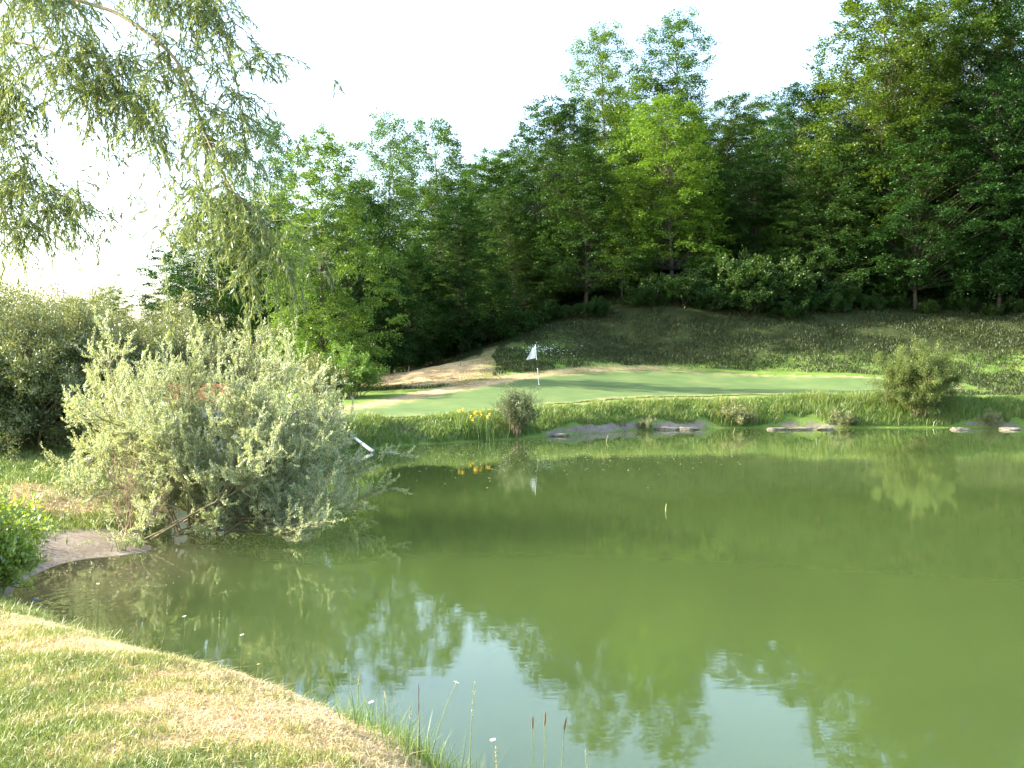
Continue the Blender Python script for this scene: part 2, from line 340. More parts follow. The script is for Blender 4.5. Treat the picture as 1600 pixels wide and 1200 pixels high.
beach = np.exp(-(((gx + 6.6) / .75) ** 2 + ((gy - 15.4) / 1.6) ** 2)) * 1.2
n = len(ay); I, J = np.meshgrid(np.arange(len(ax) - 1), np.arange(n - 1), indexing='ij'); I = I.ravel(); J = J.ravel()
GFc = np.stack([I * n + J, (I + 1) * n + J, (I + 1) * n + J + 1, I * n + J + 1], 1)
tag(nm('ground', np.stack([gx, gy, gzv], 1), GFc, M['ground'], smooth=True,
       attrs={'dry': dryness(gx, gy, gd), 'mud': np.clip(fm + beach * 1.5, 0, 1), 'litter_shade': litter_plus_shade(gx, gy)}), kind='structure')
# putting green: a thin sheet laid on the ground
b0, b1 = GP.min(0) - .5, GP.max(0) + .5
px_, py_ = np.arange(b0[0], b1[0], .3), np.arange(b0[1], b1[1], .3)
PX, PY = np.meshgrid(px_, py_, indexing='ij'); fx = PX.ravel(); fy = PY.ravel(); pd = sdist(fx, fy, GP)
n = len(py_); I, J = np.meshgrid(np.arange(len(px_) - 1), np.arange(n - 1), indexing='ij'); I = I.ravel(); J = J.ravel()
FF = np.stack([I * n + J, (I + 1) * n + J, (I + 1) * n + J + 1, I * n + J + 1], 1); FF = FF[(pd[FF] < 0).all(1)]
used = np.unique(FF); mp_ = np.zeros(len(fx), int); mp_[used] = np.arange(len(used))
pz = HT(fx[used], fy[used])
tag(nm('putting_green', np.stack([fx[used], fy[used], pz + .035], 1), mp_[FF], M['green'], smooth=True,
       attrs={'edge': np.clip(1 + pd[used] / 1.6, 0, 1) * .75}), kind='structure')
# water
wx = np.linspace(-13, 90, 104 * 2); wy = np.linspace(-12, 50, 62 * 2)
WX, WY = np.meshgrid(wx, wy, indexing='ij'); fx = WX.ravel(); fy = WY.ravel(); wd = sdist(fx, fy, SHP)
n = len(wy); I, J = np.meshgrid(np.arange(len(wx) - 1), np.arange(n - 1), indexing='ij'); I = I.ravel(); J = J.ravel()
FF = np.stack([I * n + J, (I + 1) * n + J, (I + 1) * n + J + 1, I * n + J + 1], 1); FF = FF[(wd[FF] < .8).all(1)]
used = np.unique(FF); mp_ = np.zeros(len(fx), int); mp_[used] = np.arange(len(used))
sh = np.exp(-(((fx[used] + 6.0) / 1.6) ** 2 + ((fy[used] - 13.8) / 2.6) ** 2)) * .9 + np.clip(1 + wd[used] / .7, 0, 1) * .15
tag(nm('pond_water', np.stack([fx[used], fy[used], 0 * fx[used]], 1), mp_[FF], M['water'], smooth=True, attrs={'shallow': np.clip(sh, 0, 1)}), kind='structure')
# ------------------------------------------------------------------ trees
def tree_meshes(name, seed, H, Rr, cb, prof, nb, leaf, dens, matl, matb, droop=.25, flat=.35, tr=.15, csize=1.15, lob=.5):
    rg = np.random.default_rng(seed); tb = Tubes(6); ph = rg.random(4) * 6
    def trunk(z): t = z / H; return np.array([math.sin(2.2 * t + ph[0]) * t * Rr * .14, math.sin(2.6 * t + ph[1]) * t * Rr * .14, z])
    tb.add([trunk(z) - (0, 0, .6 * (z == 0)) for z in np.linspace(0, H * .9, 12)], [max(.015, tr * (1.25 if i == 0 else 1) * (1 - i / 12)) for i in range(12)])
    lobes = [(rg.random() * 6.28, rg.random(), rg.uniform(.5, 1.0)) for _ in range(9)]
    Cs, Ds, Vs = [], [], []
    tg_ = np.linspace(0, 1, 200); cd = np.cumsum(np.interp(tg_, *prof) ** 1.1 + .3); cd /= cd[-1]
    for i in range(nb):
        t = float(np.interp((i + rg.random()) / nb, cd, tg_)); az = i * 2.39996 + rg.normal() * .3
        env = Rr * np.interp(t, *prof); lb = sum(a_ * math.exp(-((math.atan2(math.sin(az - a0), math.cos(az - a0)) / .7) ** 2 + ((t - t0) / .16) ** 2)) for a0, t0, a_ in lobes)
        env *= 1 - lob * .5 + lob * min(lb, 1.1)
        rr = env * rg.uniform(.0, 1) ** .55 * .9
        zc = cb + (H - cb) * t; q = trunk(min(zc, H * .9)); q[2] = zc; c = q + np.array([math.cos(az) * rr, math.sin(az) * rr, -droop * rr * .35])
        z0 = max(cb * .8, zc - rr * rg.uniform(.6, 1.3) - .3); p0 = trunk(min(z0, H * .88)); mid = (p0 + c) / 2 + np.array([0, 0, .12 * rr]); K = 5
        pts = [p0 * (1 - u) ** 2 + mid * 2 * u * (1 - u) + c * u * u for u in np.linspace(0, 1, K)]
        tb.add(pts, .006 + .0045 * rr, .003)
        cs = csize * rg.uniform(.6, 1.2) * (1 - .35 * t); out = np.array([math.cos(az), math.sin(az), .25 + .9 * t ** 2]); ntw = 11
        cv = rg.normal() * .10
        for j in range(ntw):
            D = unit(out * .55 + rg.normal(size=3) * np.array([.9, .9, .5]) + np.array([0, 0, -droop * .3])); l2 = cs * rg.uniform(.6, 1.35)
            m = max(5, int(dens * l2 * .9)); u = rg.random(m) ** .75
            cc = c + D * (u * l2)[:, None] + np.array([0, 0, -1]) * (u ** 2 * l2 * droop)[:, None] + rg.normal(size=(m, 3)) * np.array([.15, .15, .15 * flat + .03])
            Cs.append(cc); Ds.append(D + rg.normal(size=(m, 3)) * np.array([.8, .8, .4]) - np.array([0, 0, .25])); Vs.append(np.full(m, cv))
    C = np.concatenate(Cs); D = np.concatenate(Ds); m = len(C)
    N = rg.normal(size=(m, 3)) * .6 + np.array([0, 0, .9])
    V, Fc = leaf_arrays(C, D, N, leaf * rg.uniform(.7, 1.3, m), leaf * .62 * rg.uniform(.7, 1.3, m))
    v = np.clip(rg.normal(.42, .17, m) + np.concatenate(Vs), 0, 1); print(name, seed, m)
    root = empty(name, (0, 0, 0)); root['H'] = H; root['R'] = Rr
    tb.build('trunk', matb, root); nm('crown', V, Fc, matl, root, attr=v)
    return root
OV = ([0, .12, .4, .7, .88, 1], [.7, .98, 1, .92, .74, .38]); CO = ([0, .15, .5, .8, .93, 1], [.85, 1, .9, .66, .42, .15]); TP = ([0, .15, .35, .55, .72, .9, 1], [.9, .9, .7, .62, .9, .75, .35])
PR = {}
def proto(key, *a, **k): PR[key] = tree_meshes(*a, **k); return PR[key]
proto('oakA', 'broadleaf_tree', 11, 20, 5.0, .8, OV, 300, .165, 30, M['leaf_oak'], M['bark'], droop=.15)
proto('oakB', 'broadleaf_tree', 12, 20, 4.6, 1.0, OV, 280, .165, 28, M['leaf_mid'], M['bark'], droop=.1, flat=.6, lob=.7)
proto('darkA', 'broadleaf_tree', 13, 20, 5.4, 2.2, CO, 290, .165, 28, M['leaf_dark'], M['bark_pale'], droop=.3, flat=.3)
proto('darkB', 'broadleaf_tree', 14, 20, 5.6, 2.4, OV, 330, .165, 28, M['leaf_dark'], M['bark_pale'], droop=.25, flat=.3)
proto('tall', 'tall_tree', 15, 24, 4.4, 5.0, TP, 230, .165, 24, M['leaf_mid'], M['bark'], droop=.05, flat=.9, lob=.6)
proto('bright', 'hornbeam_tree', 16, 16, 4.4, 1.8, OV, 260, .145, 32, M['leaf_bright'], M['bark_pale'], droop=.3, flat=.35, csize=.9)
proto('lit', 'broadleaf_tree', 17, 22, 6.0, 2.4, OV, 420, .17, 28, M['leaf_lit'], M['bark_pale'], droop=.2, flat=.35)
proto('sap', 'sapling_tree', 18, 7, 1.5, 1.6, CO, 50, .13, 26, M['leaf_bright'], M['bark_pale'], droop=.3, flat=.4, tr=.07, csize=.6)
first = set()
def place(key, px, d, top, hw, label, group=None, base=None, rz=None, name=None, sz=None):
    r = PR[key]; x = P(px, 500, d).x; z = gz(x, d); zt = P(px, top, d).z
    o = r if key not in first else copy_tree(r); first.add(key)
    h = zt - z; s = h / r['H'] * 1.03; rw = hw * d / F / r['R'] * 1.18
    o.location = (x, d, z - .05); o.scale = (rw, rw, s); o.rotation_euler = (0, 0, rz if rz is not None else (px * 1.37 + d) % 6.28)
    if name: o.name = name
    o['label'] = label; o['category'] = 'tree'
    o['group'] = group or 'trees of the hillside wood'
    return o
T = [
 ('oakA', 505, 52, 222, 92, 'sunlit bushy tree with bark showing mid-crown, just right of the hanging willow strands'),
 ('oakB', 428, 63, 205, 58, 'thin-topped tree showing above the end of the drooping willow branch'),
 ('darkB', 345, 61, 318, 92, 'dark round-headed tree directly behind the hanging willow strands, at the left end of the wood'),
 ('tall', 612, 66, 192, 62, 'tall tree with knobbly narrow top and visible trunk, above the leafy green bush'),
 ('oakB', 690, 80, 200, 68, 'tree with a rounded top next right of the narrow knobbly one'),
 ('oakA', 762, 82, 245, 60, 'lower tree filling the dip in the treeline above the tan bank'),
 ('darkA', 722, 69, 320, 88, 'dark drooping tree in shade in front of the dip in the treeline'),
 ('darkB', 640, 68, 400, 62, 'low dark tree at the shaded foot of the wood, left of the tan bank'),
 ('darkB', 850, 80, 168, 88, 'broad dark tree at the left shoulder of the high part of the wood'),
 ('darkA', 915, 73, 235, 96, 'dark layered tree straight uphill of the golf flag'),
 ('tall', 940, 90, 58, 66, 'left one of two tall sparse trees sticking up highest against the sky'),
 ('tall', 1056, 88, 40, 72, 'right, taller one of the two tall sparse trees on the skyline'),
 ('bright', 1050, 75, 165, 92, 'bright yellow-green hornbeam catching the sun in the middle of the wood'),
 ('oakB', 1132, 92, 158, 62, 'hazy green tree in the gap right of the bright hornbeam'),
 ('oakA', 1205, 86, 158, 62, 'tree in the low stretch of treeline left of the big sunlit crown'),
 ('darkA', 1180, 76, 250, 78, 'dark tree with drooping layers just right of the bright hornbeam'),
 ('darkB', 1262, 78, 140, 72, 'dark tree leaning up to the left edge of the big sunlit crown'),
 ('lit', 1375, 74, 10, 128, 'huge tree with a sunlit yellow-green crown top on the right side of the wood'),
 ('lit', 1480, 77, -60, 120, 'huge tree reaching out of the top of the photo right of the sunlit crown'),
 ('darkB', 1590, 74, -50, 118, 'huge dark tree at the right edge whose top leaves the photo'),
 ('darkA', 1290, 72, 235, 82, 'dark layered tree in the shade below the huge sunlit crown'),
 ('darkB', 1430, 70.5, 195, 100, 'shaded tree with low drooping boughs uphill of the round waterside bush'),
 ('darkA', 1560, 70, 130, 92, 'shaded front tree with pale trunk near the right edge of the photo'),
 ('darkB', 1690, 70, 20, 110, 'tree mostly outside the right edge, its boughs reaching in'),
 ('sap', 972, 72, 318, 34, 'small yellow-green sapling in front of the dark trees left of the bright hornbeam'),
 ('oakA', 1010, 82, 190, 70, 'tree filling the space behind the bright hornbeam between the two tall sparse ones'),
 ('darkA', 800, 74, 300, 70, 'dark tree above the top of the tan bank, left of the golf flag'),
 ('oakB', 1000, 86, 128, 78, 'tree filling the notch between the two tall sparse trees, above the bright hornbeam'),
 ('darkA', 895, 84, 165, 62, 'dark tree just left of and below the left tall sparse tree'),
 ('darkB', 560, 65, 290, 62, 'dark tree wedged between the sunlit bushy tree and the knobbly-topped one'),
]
for t in T: place(*t)
rb = random.Random(4)
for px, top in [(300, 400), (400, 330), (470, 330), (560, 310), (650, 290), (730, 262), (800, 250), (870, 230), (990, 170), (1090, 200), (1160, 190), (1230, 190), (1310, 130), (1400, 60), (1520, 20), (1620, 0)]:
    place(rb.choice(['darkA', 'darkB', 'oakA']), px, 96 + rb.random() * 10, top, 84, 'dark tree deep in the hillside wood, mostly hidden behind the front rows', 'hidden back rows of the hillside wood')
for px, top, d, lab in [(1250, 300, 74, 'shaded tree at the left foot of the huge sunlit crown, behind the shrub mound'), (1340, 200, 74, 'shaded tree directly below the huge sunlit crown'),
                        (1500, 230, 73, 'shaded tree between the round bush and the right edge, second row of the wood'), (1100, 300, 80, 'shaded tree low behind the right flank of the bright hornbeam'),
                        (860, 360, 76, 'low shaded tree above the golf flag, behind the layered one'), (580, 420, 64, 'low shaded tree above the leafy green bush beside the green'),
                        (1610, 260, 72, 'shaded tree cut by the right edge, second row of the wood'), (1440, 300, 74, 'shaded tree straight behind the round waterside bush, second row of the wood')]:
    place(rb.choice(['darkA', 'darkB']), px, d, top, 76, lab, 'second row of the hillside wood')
# far-off trees behind the olive thicket
place('oakA', 178, 95, 452, 34, 'small far tree peeping over the olive thicket at left', 'far trees at the left')
place('oakB', 120, 105, 470, 60, 'low far tree almost hidden by the top of the olive thicket', 'far trees at the left')
# ------------------------------------------------------------------ shrubs
def shrub(name, seed, spread, height, nstem, leafL, leafW, ml, mb, lean=(0, 0), depth=3, twigs=(3, 5), lpt=16, roots=.15, upness=.5, stemr=.02, shootL=.35, flat=0, droopy=0, env=None):
    rg = np.random.default_rng(seed); tb = Tubes(4); S0, S1 = [], []
    def grow(p, d, L, lev, r):
        K = 5; pts = [p]
        for k in range(K):
            d = unit(d + rg.normal(size=3) * .16 + np.array([0, 0, upness * .10 - droopy * .12 * (k / K)])); p = p + d * L / K; pts.append(p)
        tb.add(pts, r, r * .5)
        if lev >= 2 or lev == depth - 1:
            for a, b in zip(pts[1:-1], pts[2:]): S0.append(a); S1.append(b)
        if lev < depth:
            for k in range(rg.integers(*twigs)):
                s = rg.uniform(.3, 1); f = s * K; k0 = min(int(f), K - 1); q = pts[k0] + (pts[k0 + 1] - pts[k0]) * (f - k0)
                nd = unit(d + rg.normal(size=3) * .75 + np.array([0, 0, upness * .3]))
                grow(q, nd, L * rg.uniform(.42, .72), lev + 1, r * .5)
    for i in range(nstem):
        a = rg.random() * 2 * math.pi; rr = rg.random() ** .5
        d = unit(np.array([math.cos(a) * rr * spread + lean[0], math.sin(a) * rr * spread + lean[1], height]))
        L = .62 * math.sqrt((rr * spread + abs(lean[0])) ** 2 + height ** 2) * rg.uniform(.75, 1.1)
        grow(np.array([math.cos(a) * roots * rr, math.sin(a) * roots * rr, -.08]), d, L, 0, stemr)
    S0 = np.array(S0); S1 = np.array(S1); ax_ = unit(S1 - S0)
    idx = np.repeat(np.arange(len(S0)), lpt); m = len(idx)
    C = S0[idx] + (S1 - S0)[idx] * rg.random(m)[:, None] + rg.normal(size=(m, 3)) * shootL * .18
    D = ax_[idx] * .7 + rg.normal(size=(m, 3)) * .6 + np.array([0, 0, .15 - droopy * .5])
    N = rg.normal(size=(m, 3)) * .9 + np.array([0, 0, .7])
    ok = C[:, 2] > .03; C, D, N = C[ok], D[ok], N[ok]; m = len(C)
    V, Fc = leaf_arrays(C, D, N, leafL * rg.uniform(.7, 1.3, m), leafW * rg.uniform(.7, 1.3, m))
    v = np.clip(rg.normal(.5, .22, m) + (C[:, 2] / height - .5) * .15, 0, 1)
    root = empty(name, (0, 0, 0)); tb.build('stems', mb, root); nm('foliage', V, Fc, ml, root, attr=v)
    return root
def put(o, x, y, label, cat='bush', group=None, s=1, rz=0, sz=None, z=None):
    o.location = (x, y, gz(x, y) if z is None else z); o.scale = (s, s, sz or s); o.rotation_euler = (0, 0, rz)
    tag(o, label, cat, group); return o
# understorey along the foot of the wood
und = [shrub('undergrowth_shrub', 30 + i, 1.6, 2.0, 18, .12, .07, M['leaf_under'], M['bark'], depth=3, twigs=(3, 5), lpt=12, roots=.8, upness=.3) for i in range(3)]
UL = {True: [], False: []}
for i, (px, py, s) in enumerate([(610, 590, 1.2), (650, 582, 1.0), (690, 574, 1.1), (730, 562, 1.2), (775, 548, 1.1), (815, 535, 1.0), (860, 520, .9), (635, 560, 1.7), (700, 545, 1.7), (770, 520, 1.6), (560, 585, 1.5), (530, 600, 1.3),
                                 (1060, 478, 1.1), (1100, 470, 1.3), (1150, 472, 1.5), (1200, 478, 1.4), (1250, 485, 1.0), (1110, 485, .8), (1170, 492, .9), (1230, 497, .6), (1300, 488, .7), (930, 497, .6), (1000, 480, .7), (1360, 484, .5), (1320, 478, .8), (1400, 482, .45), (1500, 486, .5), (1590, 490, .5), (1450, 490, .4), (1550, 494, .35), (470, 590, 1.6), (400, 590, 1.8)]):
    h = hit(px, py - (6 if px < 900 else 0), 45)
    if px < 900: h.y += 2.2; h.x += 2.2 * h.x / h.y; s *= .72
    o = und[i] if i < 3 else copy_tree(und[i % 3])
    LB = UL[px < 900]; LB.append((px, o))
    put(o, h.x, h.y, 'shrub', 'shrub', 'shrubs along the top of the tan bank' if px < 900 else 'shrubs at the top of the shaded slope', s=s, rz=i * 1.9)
ORD = 'first second third fourth fifth sixth seventh eighth ninth tenth eleventh twelfth thirteenth fourteenth fifteenth sixteenth seventeenth eighteenth nineteenth twentieth'.split()
for key, txt in ((True, 'dark shrub from the left along the foot of the wood by the tan bank'), (False, 'dark shrub from the left under the trees atop the shaded slope')):
    for k, (px, o) in enumerate(sorted(UL[key], key=lambda q: q[0])): o['label'] = ORD[k] + ' ' + txt
# olive willow thicket at left
for i, (px, d, top, sp, lab) in enumerate([(30, 25, 455, 1.0, 'big olive-green thicket at the left edge beyond the lawn, leftmost of the row'), (128, 26.5, 452, 1.05, 'big olive-green thicket with sunny rounded top, middle of the row at left'), (215, 28, 492, .95, 'big olive-green thicket sloping down behind the silvery willow bush'), (-70, 26, 440, 1.1, 'olive-green thicket mostly outside the left edge of the photo'), (290, 31, 560, .8, 'lower olive-green thicket seen through the silvery willow bush')]):
    o = shrub('willow_thicket', 50 + i, 1.9, 4.0, 42, .085, .028, M['leaf_olive'], M['twig'], depth=3, twigs=(4, 6), lpt=11, roots=1.7, upness=.35, stemr=.025) if i < 3 else copy_tree(bpy.data.objects[['willow_thicket', 'willow_thicket.001'][i - 3]])
    x = P(px, 500, d).x; zt = P(px, top, d).z; z = gz(x, d)
    put(o, x, d, lab, 'thicket', 'olive thickets beyond the left lawn', s=sp, rz=i * 2.1, sz=(zt - z) / 4.4)
# shrub at the end of the tan bank (left of the green)
h = hit(560, 622, 30)
for i, (dx, dy, s, lab) in enumerate([(-.3, .5, 1.15, 'leafy green bush left of the tan bank, beside the green'), (-1.7, 0, .95, 'leafy green bush partly behind the silvery willow, second left of the tan bank')]):
    o = shrub('leafy_bush', 60 + i, .9, 1.8, 24, .10, .036, M['leaf_oak'] if i == 0 else M['leaf_olive'], M['twig'], depth=2, twigs=(3, 6), lpt=9, roots=.5, upness=.8)
    put(o, h.x + dx, h.y + dy, lab, 'bush', s=s)
# far bank plants
def bank(px, py, off=0.0): p = P(px, py, 1); d = CZ / (CZ - p.z) + off; x = (px - 800) / F * d; return x, d
x, y = bank(1438, 668, .45)
put(shrub('round_bush', 70, .75, 2.4, 34, .055, .022, M['leaf_round'], M['twig'], depth=3, twigs=(3, 5), lpt=20, roots=.35, upness=.6), x, y, 'round grey-green willow bush standing on the far bank, tallest plant at the water', 'bush', sz=1.2, s=1.08)
x, y = bank(803, 686, .15)
put(shrub('broom_bush', 71, .4, 2.0, 24, .06, .018, M['leaf_broom'], M['twig'], lean=(.45, 0), depth=2, twigs=(4, 7), lpt=14, roots=.25, upness=.8), x, y, 'dark wispy broom bush on the far bank right of the yellow irises', 'bush', s=.8, sz=.85)
for i, (px, py, s, lab) in enumerate([(1155, 668, .8, 'low pale willow shrub overhanging the water, between the stones of the far bank'), (1320, 668, .6, 'small pale shrub at the waterline left of the round bush'), (1545, 668, .55, 'small pale shrub at the waterline right of the round bush'), (1005, 672, .4, 'tiny green shrub in the gap of the pale stones on the far bank'), (1100, 668, .45, 'spindly pale shrub at the waterline next to the low willow shrub')]):
    x, y = bank(px, py, .1)
    o = shrub('bank_shrub', 74, 1.0, 1.1, 14, .075, .028, M['leaf_olive'], M['twig'], depth=2, twigs=(3, 6), lpt=8, roots=.3, upness=.6) if i == 0 else copy_tree(bpy.data.objects['bank_shrub'])
    put(o, x, y, lab, 'shrub', 'little shrubs along the far waterline', s=s, rz=i * 1.3, z=.02)
# near-left sapling
put(shrub('hazel_shrub', 80, .55, 1.0, 26, .07, .035, M['leaf_sapling'], M['twig'], depth=2, twigs=(3, 5), lpt=9, roots=.3, upness=.4), -6.5, 11.8, 'bright green leafy shrub cut by the left edge of the photo', 'shrub', s=1.12)
# the big silvery willow bush leaning over the pond
def silver_willow():
    rg = np.random.default_rng(91); tb = Tubes(5); S0, S1 = [], []
    def grow(p, d, L, lev, r, grav):
        K = 6; pts = [p]
        for k in range(K):
            d = unit(d + rg.normal(size=3) * .13 + np.array([0, 0, grav])); p = p + d * L / K
            if p[2] < .06: p[2] = .06 + .02 * rg.random(); d[2] = abs(d[2]) * .3 + .18
            pts.append(p)
        tb.add(pts, r, r * .55)
        if lev >= 2 or (lev == 1):
            for a, b in zip(pts[(3 if lev == 1 else 1):-1], pts[(4 if lev == 1 else 2):]): S0.append(a); S1.append(b)
        if lev < 3:
            nb = [9, 6, 4][lev]
            for k in range(nb + rg.integers(-1, 2)):
                s = rg.uniform(.25 if lev else .18, 1); f = s * K; k0 = min(int(f), K - 1); q = pts[k0] + (pts[k0 + 1] - pts[k0]) * (f - k0)
                nd = unit(d * .8 + rg.normal(size=3) * .62 + np.array([0, 0, .25]))
                grow(q, nd, L * rg.uniform(.30, .62), lev + 1, r * .5, .07 if rg.random() < .75 else -.05)
    o = np.array([-6.0, 16.0, 0.1])
    # targets: limbs aim at pixels of the crown
    tg = [(150, 620, 16.5), (200, 560, 17), (260, 530, 17.5), (320, 510, 17.5), (390, 500, 17.5), (440, 530, 18), (500, 580, 18), (540, 640, 18), (555, 700, 17.8), (560, 750, 17.6), (540, 770, 17.4), (490, 770, 17.2), (430, 780, 17),
          (300, 640, 16), (400, 650, 16.2), (470, 700, 16.3), (220, 680, 15.6), (150, 690, 16.5), (100, 650, 17), (350, 720, 15.7), (280, 760, 15.4), (420, 740, 16.6), (470, 620, 17), (250, 620, 18), (520, 730, 18.5), 
          (190, 590, 18), (130, 640, 18.5), (390, 590, 19.5), (450, 600, 19.5), (340, 680, 17), (240, 720, 16.2), (550, 690, 19), (480, 750, 17.5), (580, 700, 17.6), (560, 740, 17.2), (530, 790, 17), (590, 760, 17.3), (450, 800, 16.6), (560, 660, 18.2)]
    for px, py, d in tg:
        e = np.array(P(px, py, d)); st = o + np.array([rg.uniform(0, 1.6), rg.uniform(-.3, 2.4), 0]); v = e - st; L = np.linalg.norm(v)
        d0 = unit(v + np.array([0, 0, -.05 * L])); grow(st, unit(d0), L * (.90 if py > 600 else .76), 0, .011 + .004 * L, .02)
    S0 = np.array(S0); S1 = np.array(S1); lpt = 11
    idx = np.repeat(np.arange(len(S0)), lpt); m = len(idx); A = unit(S1 - S0)[idx]
    C = S0[idx] + (S1 - S0)[idx] * rg.random(m)[:, None] + rg.normal(size=(m, 3)) * .012
    D = A * .8 + rg.normal(size=(m, 3)) * .4 + np.array([0, 0, .15]); N = rg.normal(size=(m, 3)) + np.array([0, 0, .4])
    ok = C[:, 2] > .04; C, D, N = C[ok], D[ok], N[ok]; m = len(C)
    print('silver leaves', m)
    V, Fc = leaf_arrays(C, D, N,   .044 * rg.uniform(.7, 1.3, m), .0125 * rg.uniform(.7, 1.3, m))
    base = Vector((-5.6, 16.6, 0.05)); V = V - np.array(base)
    root = empty('silver_willow_bush', base, 'big silvery grey-green willow bush leaning from the left shore over the pond', 'bush'); root.scale = (.83, .9, .9)
    st = tb.build('stems', M['twig'], root); st.location = -base
    nm('foliage', V, Fc, M['leaf_silver'], root, attr=np.clip(rg.normal(.5, .22, m), 0, 1))
silver_willow()
# dead twiggy bush at its foot
def dead_bush():
    rg = np.random.default_rng(5); tb = Tubes(4)
    def g(p, d, L, lev, r):
        pts = [p]
        for k in range(5): d = unit(d + rg.normal(size=3) * .12 + np.array([0, 0, .04])); p = p + d * L / 5; pts.append(p)
        tb.add(pts, r, r * .5)
        if lev < 3:
            for k in range(4): g(pts[rg.integers(2, 6)], unit(d + rg.normal(size=3) * .42), L * rg.uniform(.4, .65), lev + 1, r * .55)
    for i in range(11): g(np.array([rg.normal() * .08, rg.normal() * .1, -.05]), unit(np.array([rg.normal() * .35 + .1, rg.normal() * .3, 1.0])), rg.uniform(.6, .95), 0, .011)
    x, y = bank(192, 852, .1); r = empty('bare_bush', (x, y, 0), 'bare brown twiggy bush in shallow water at the left foot of the silvery willow', 'bush')
    tb.build('stems', M['dead_twig'], r)
dead_bush()
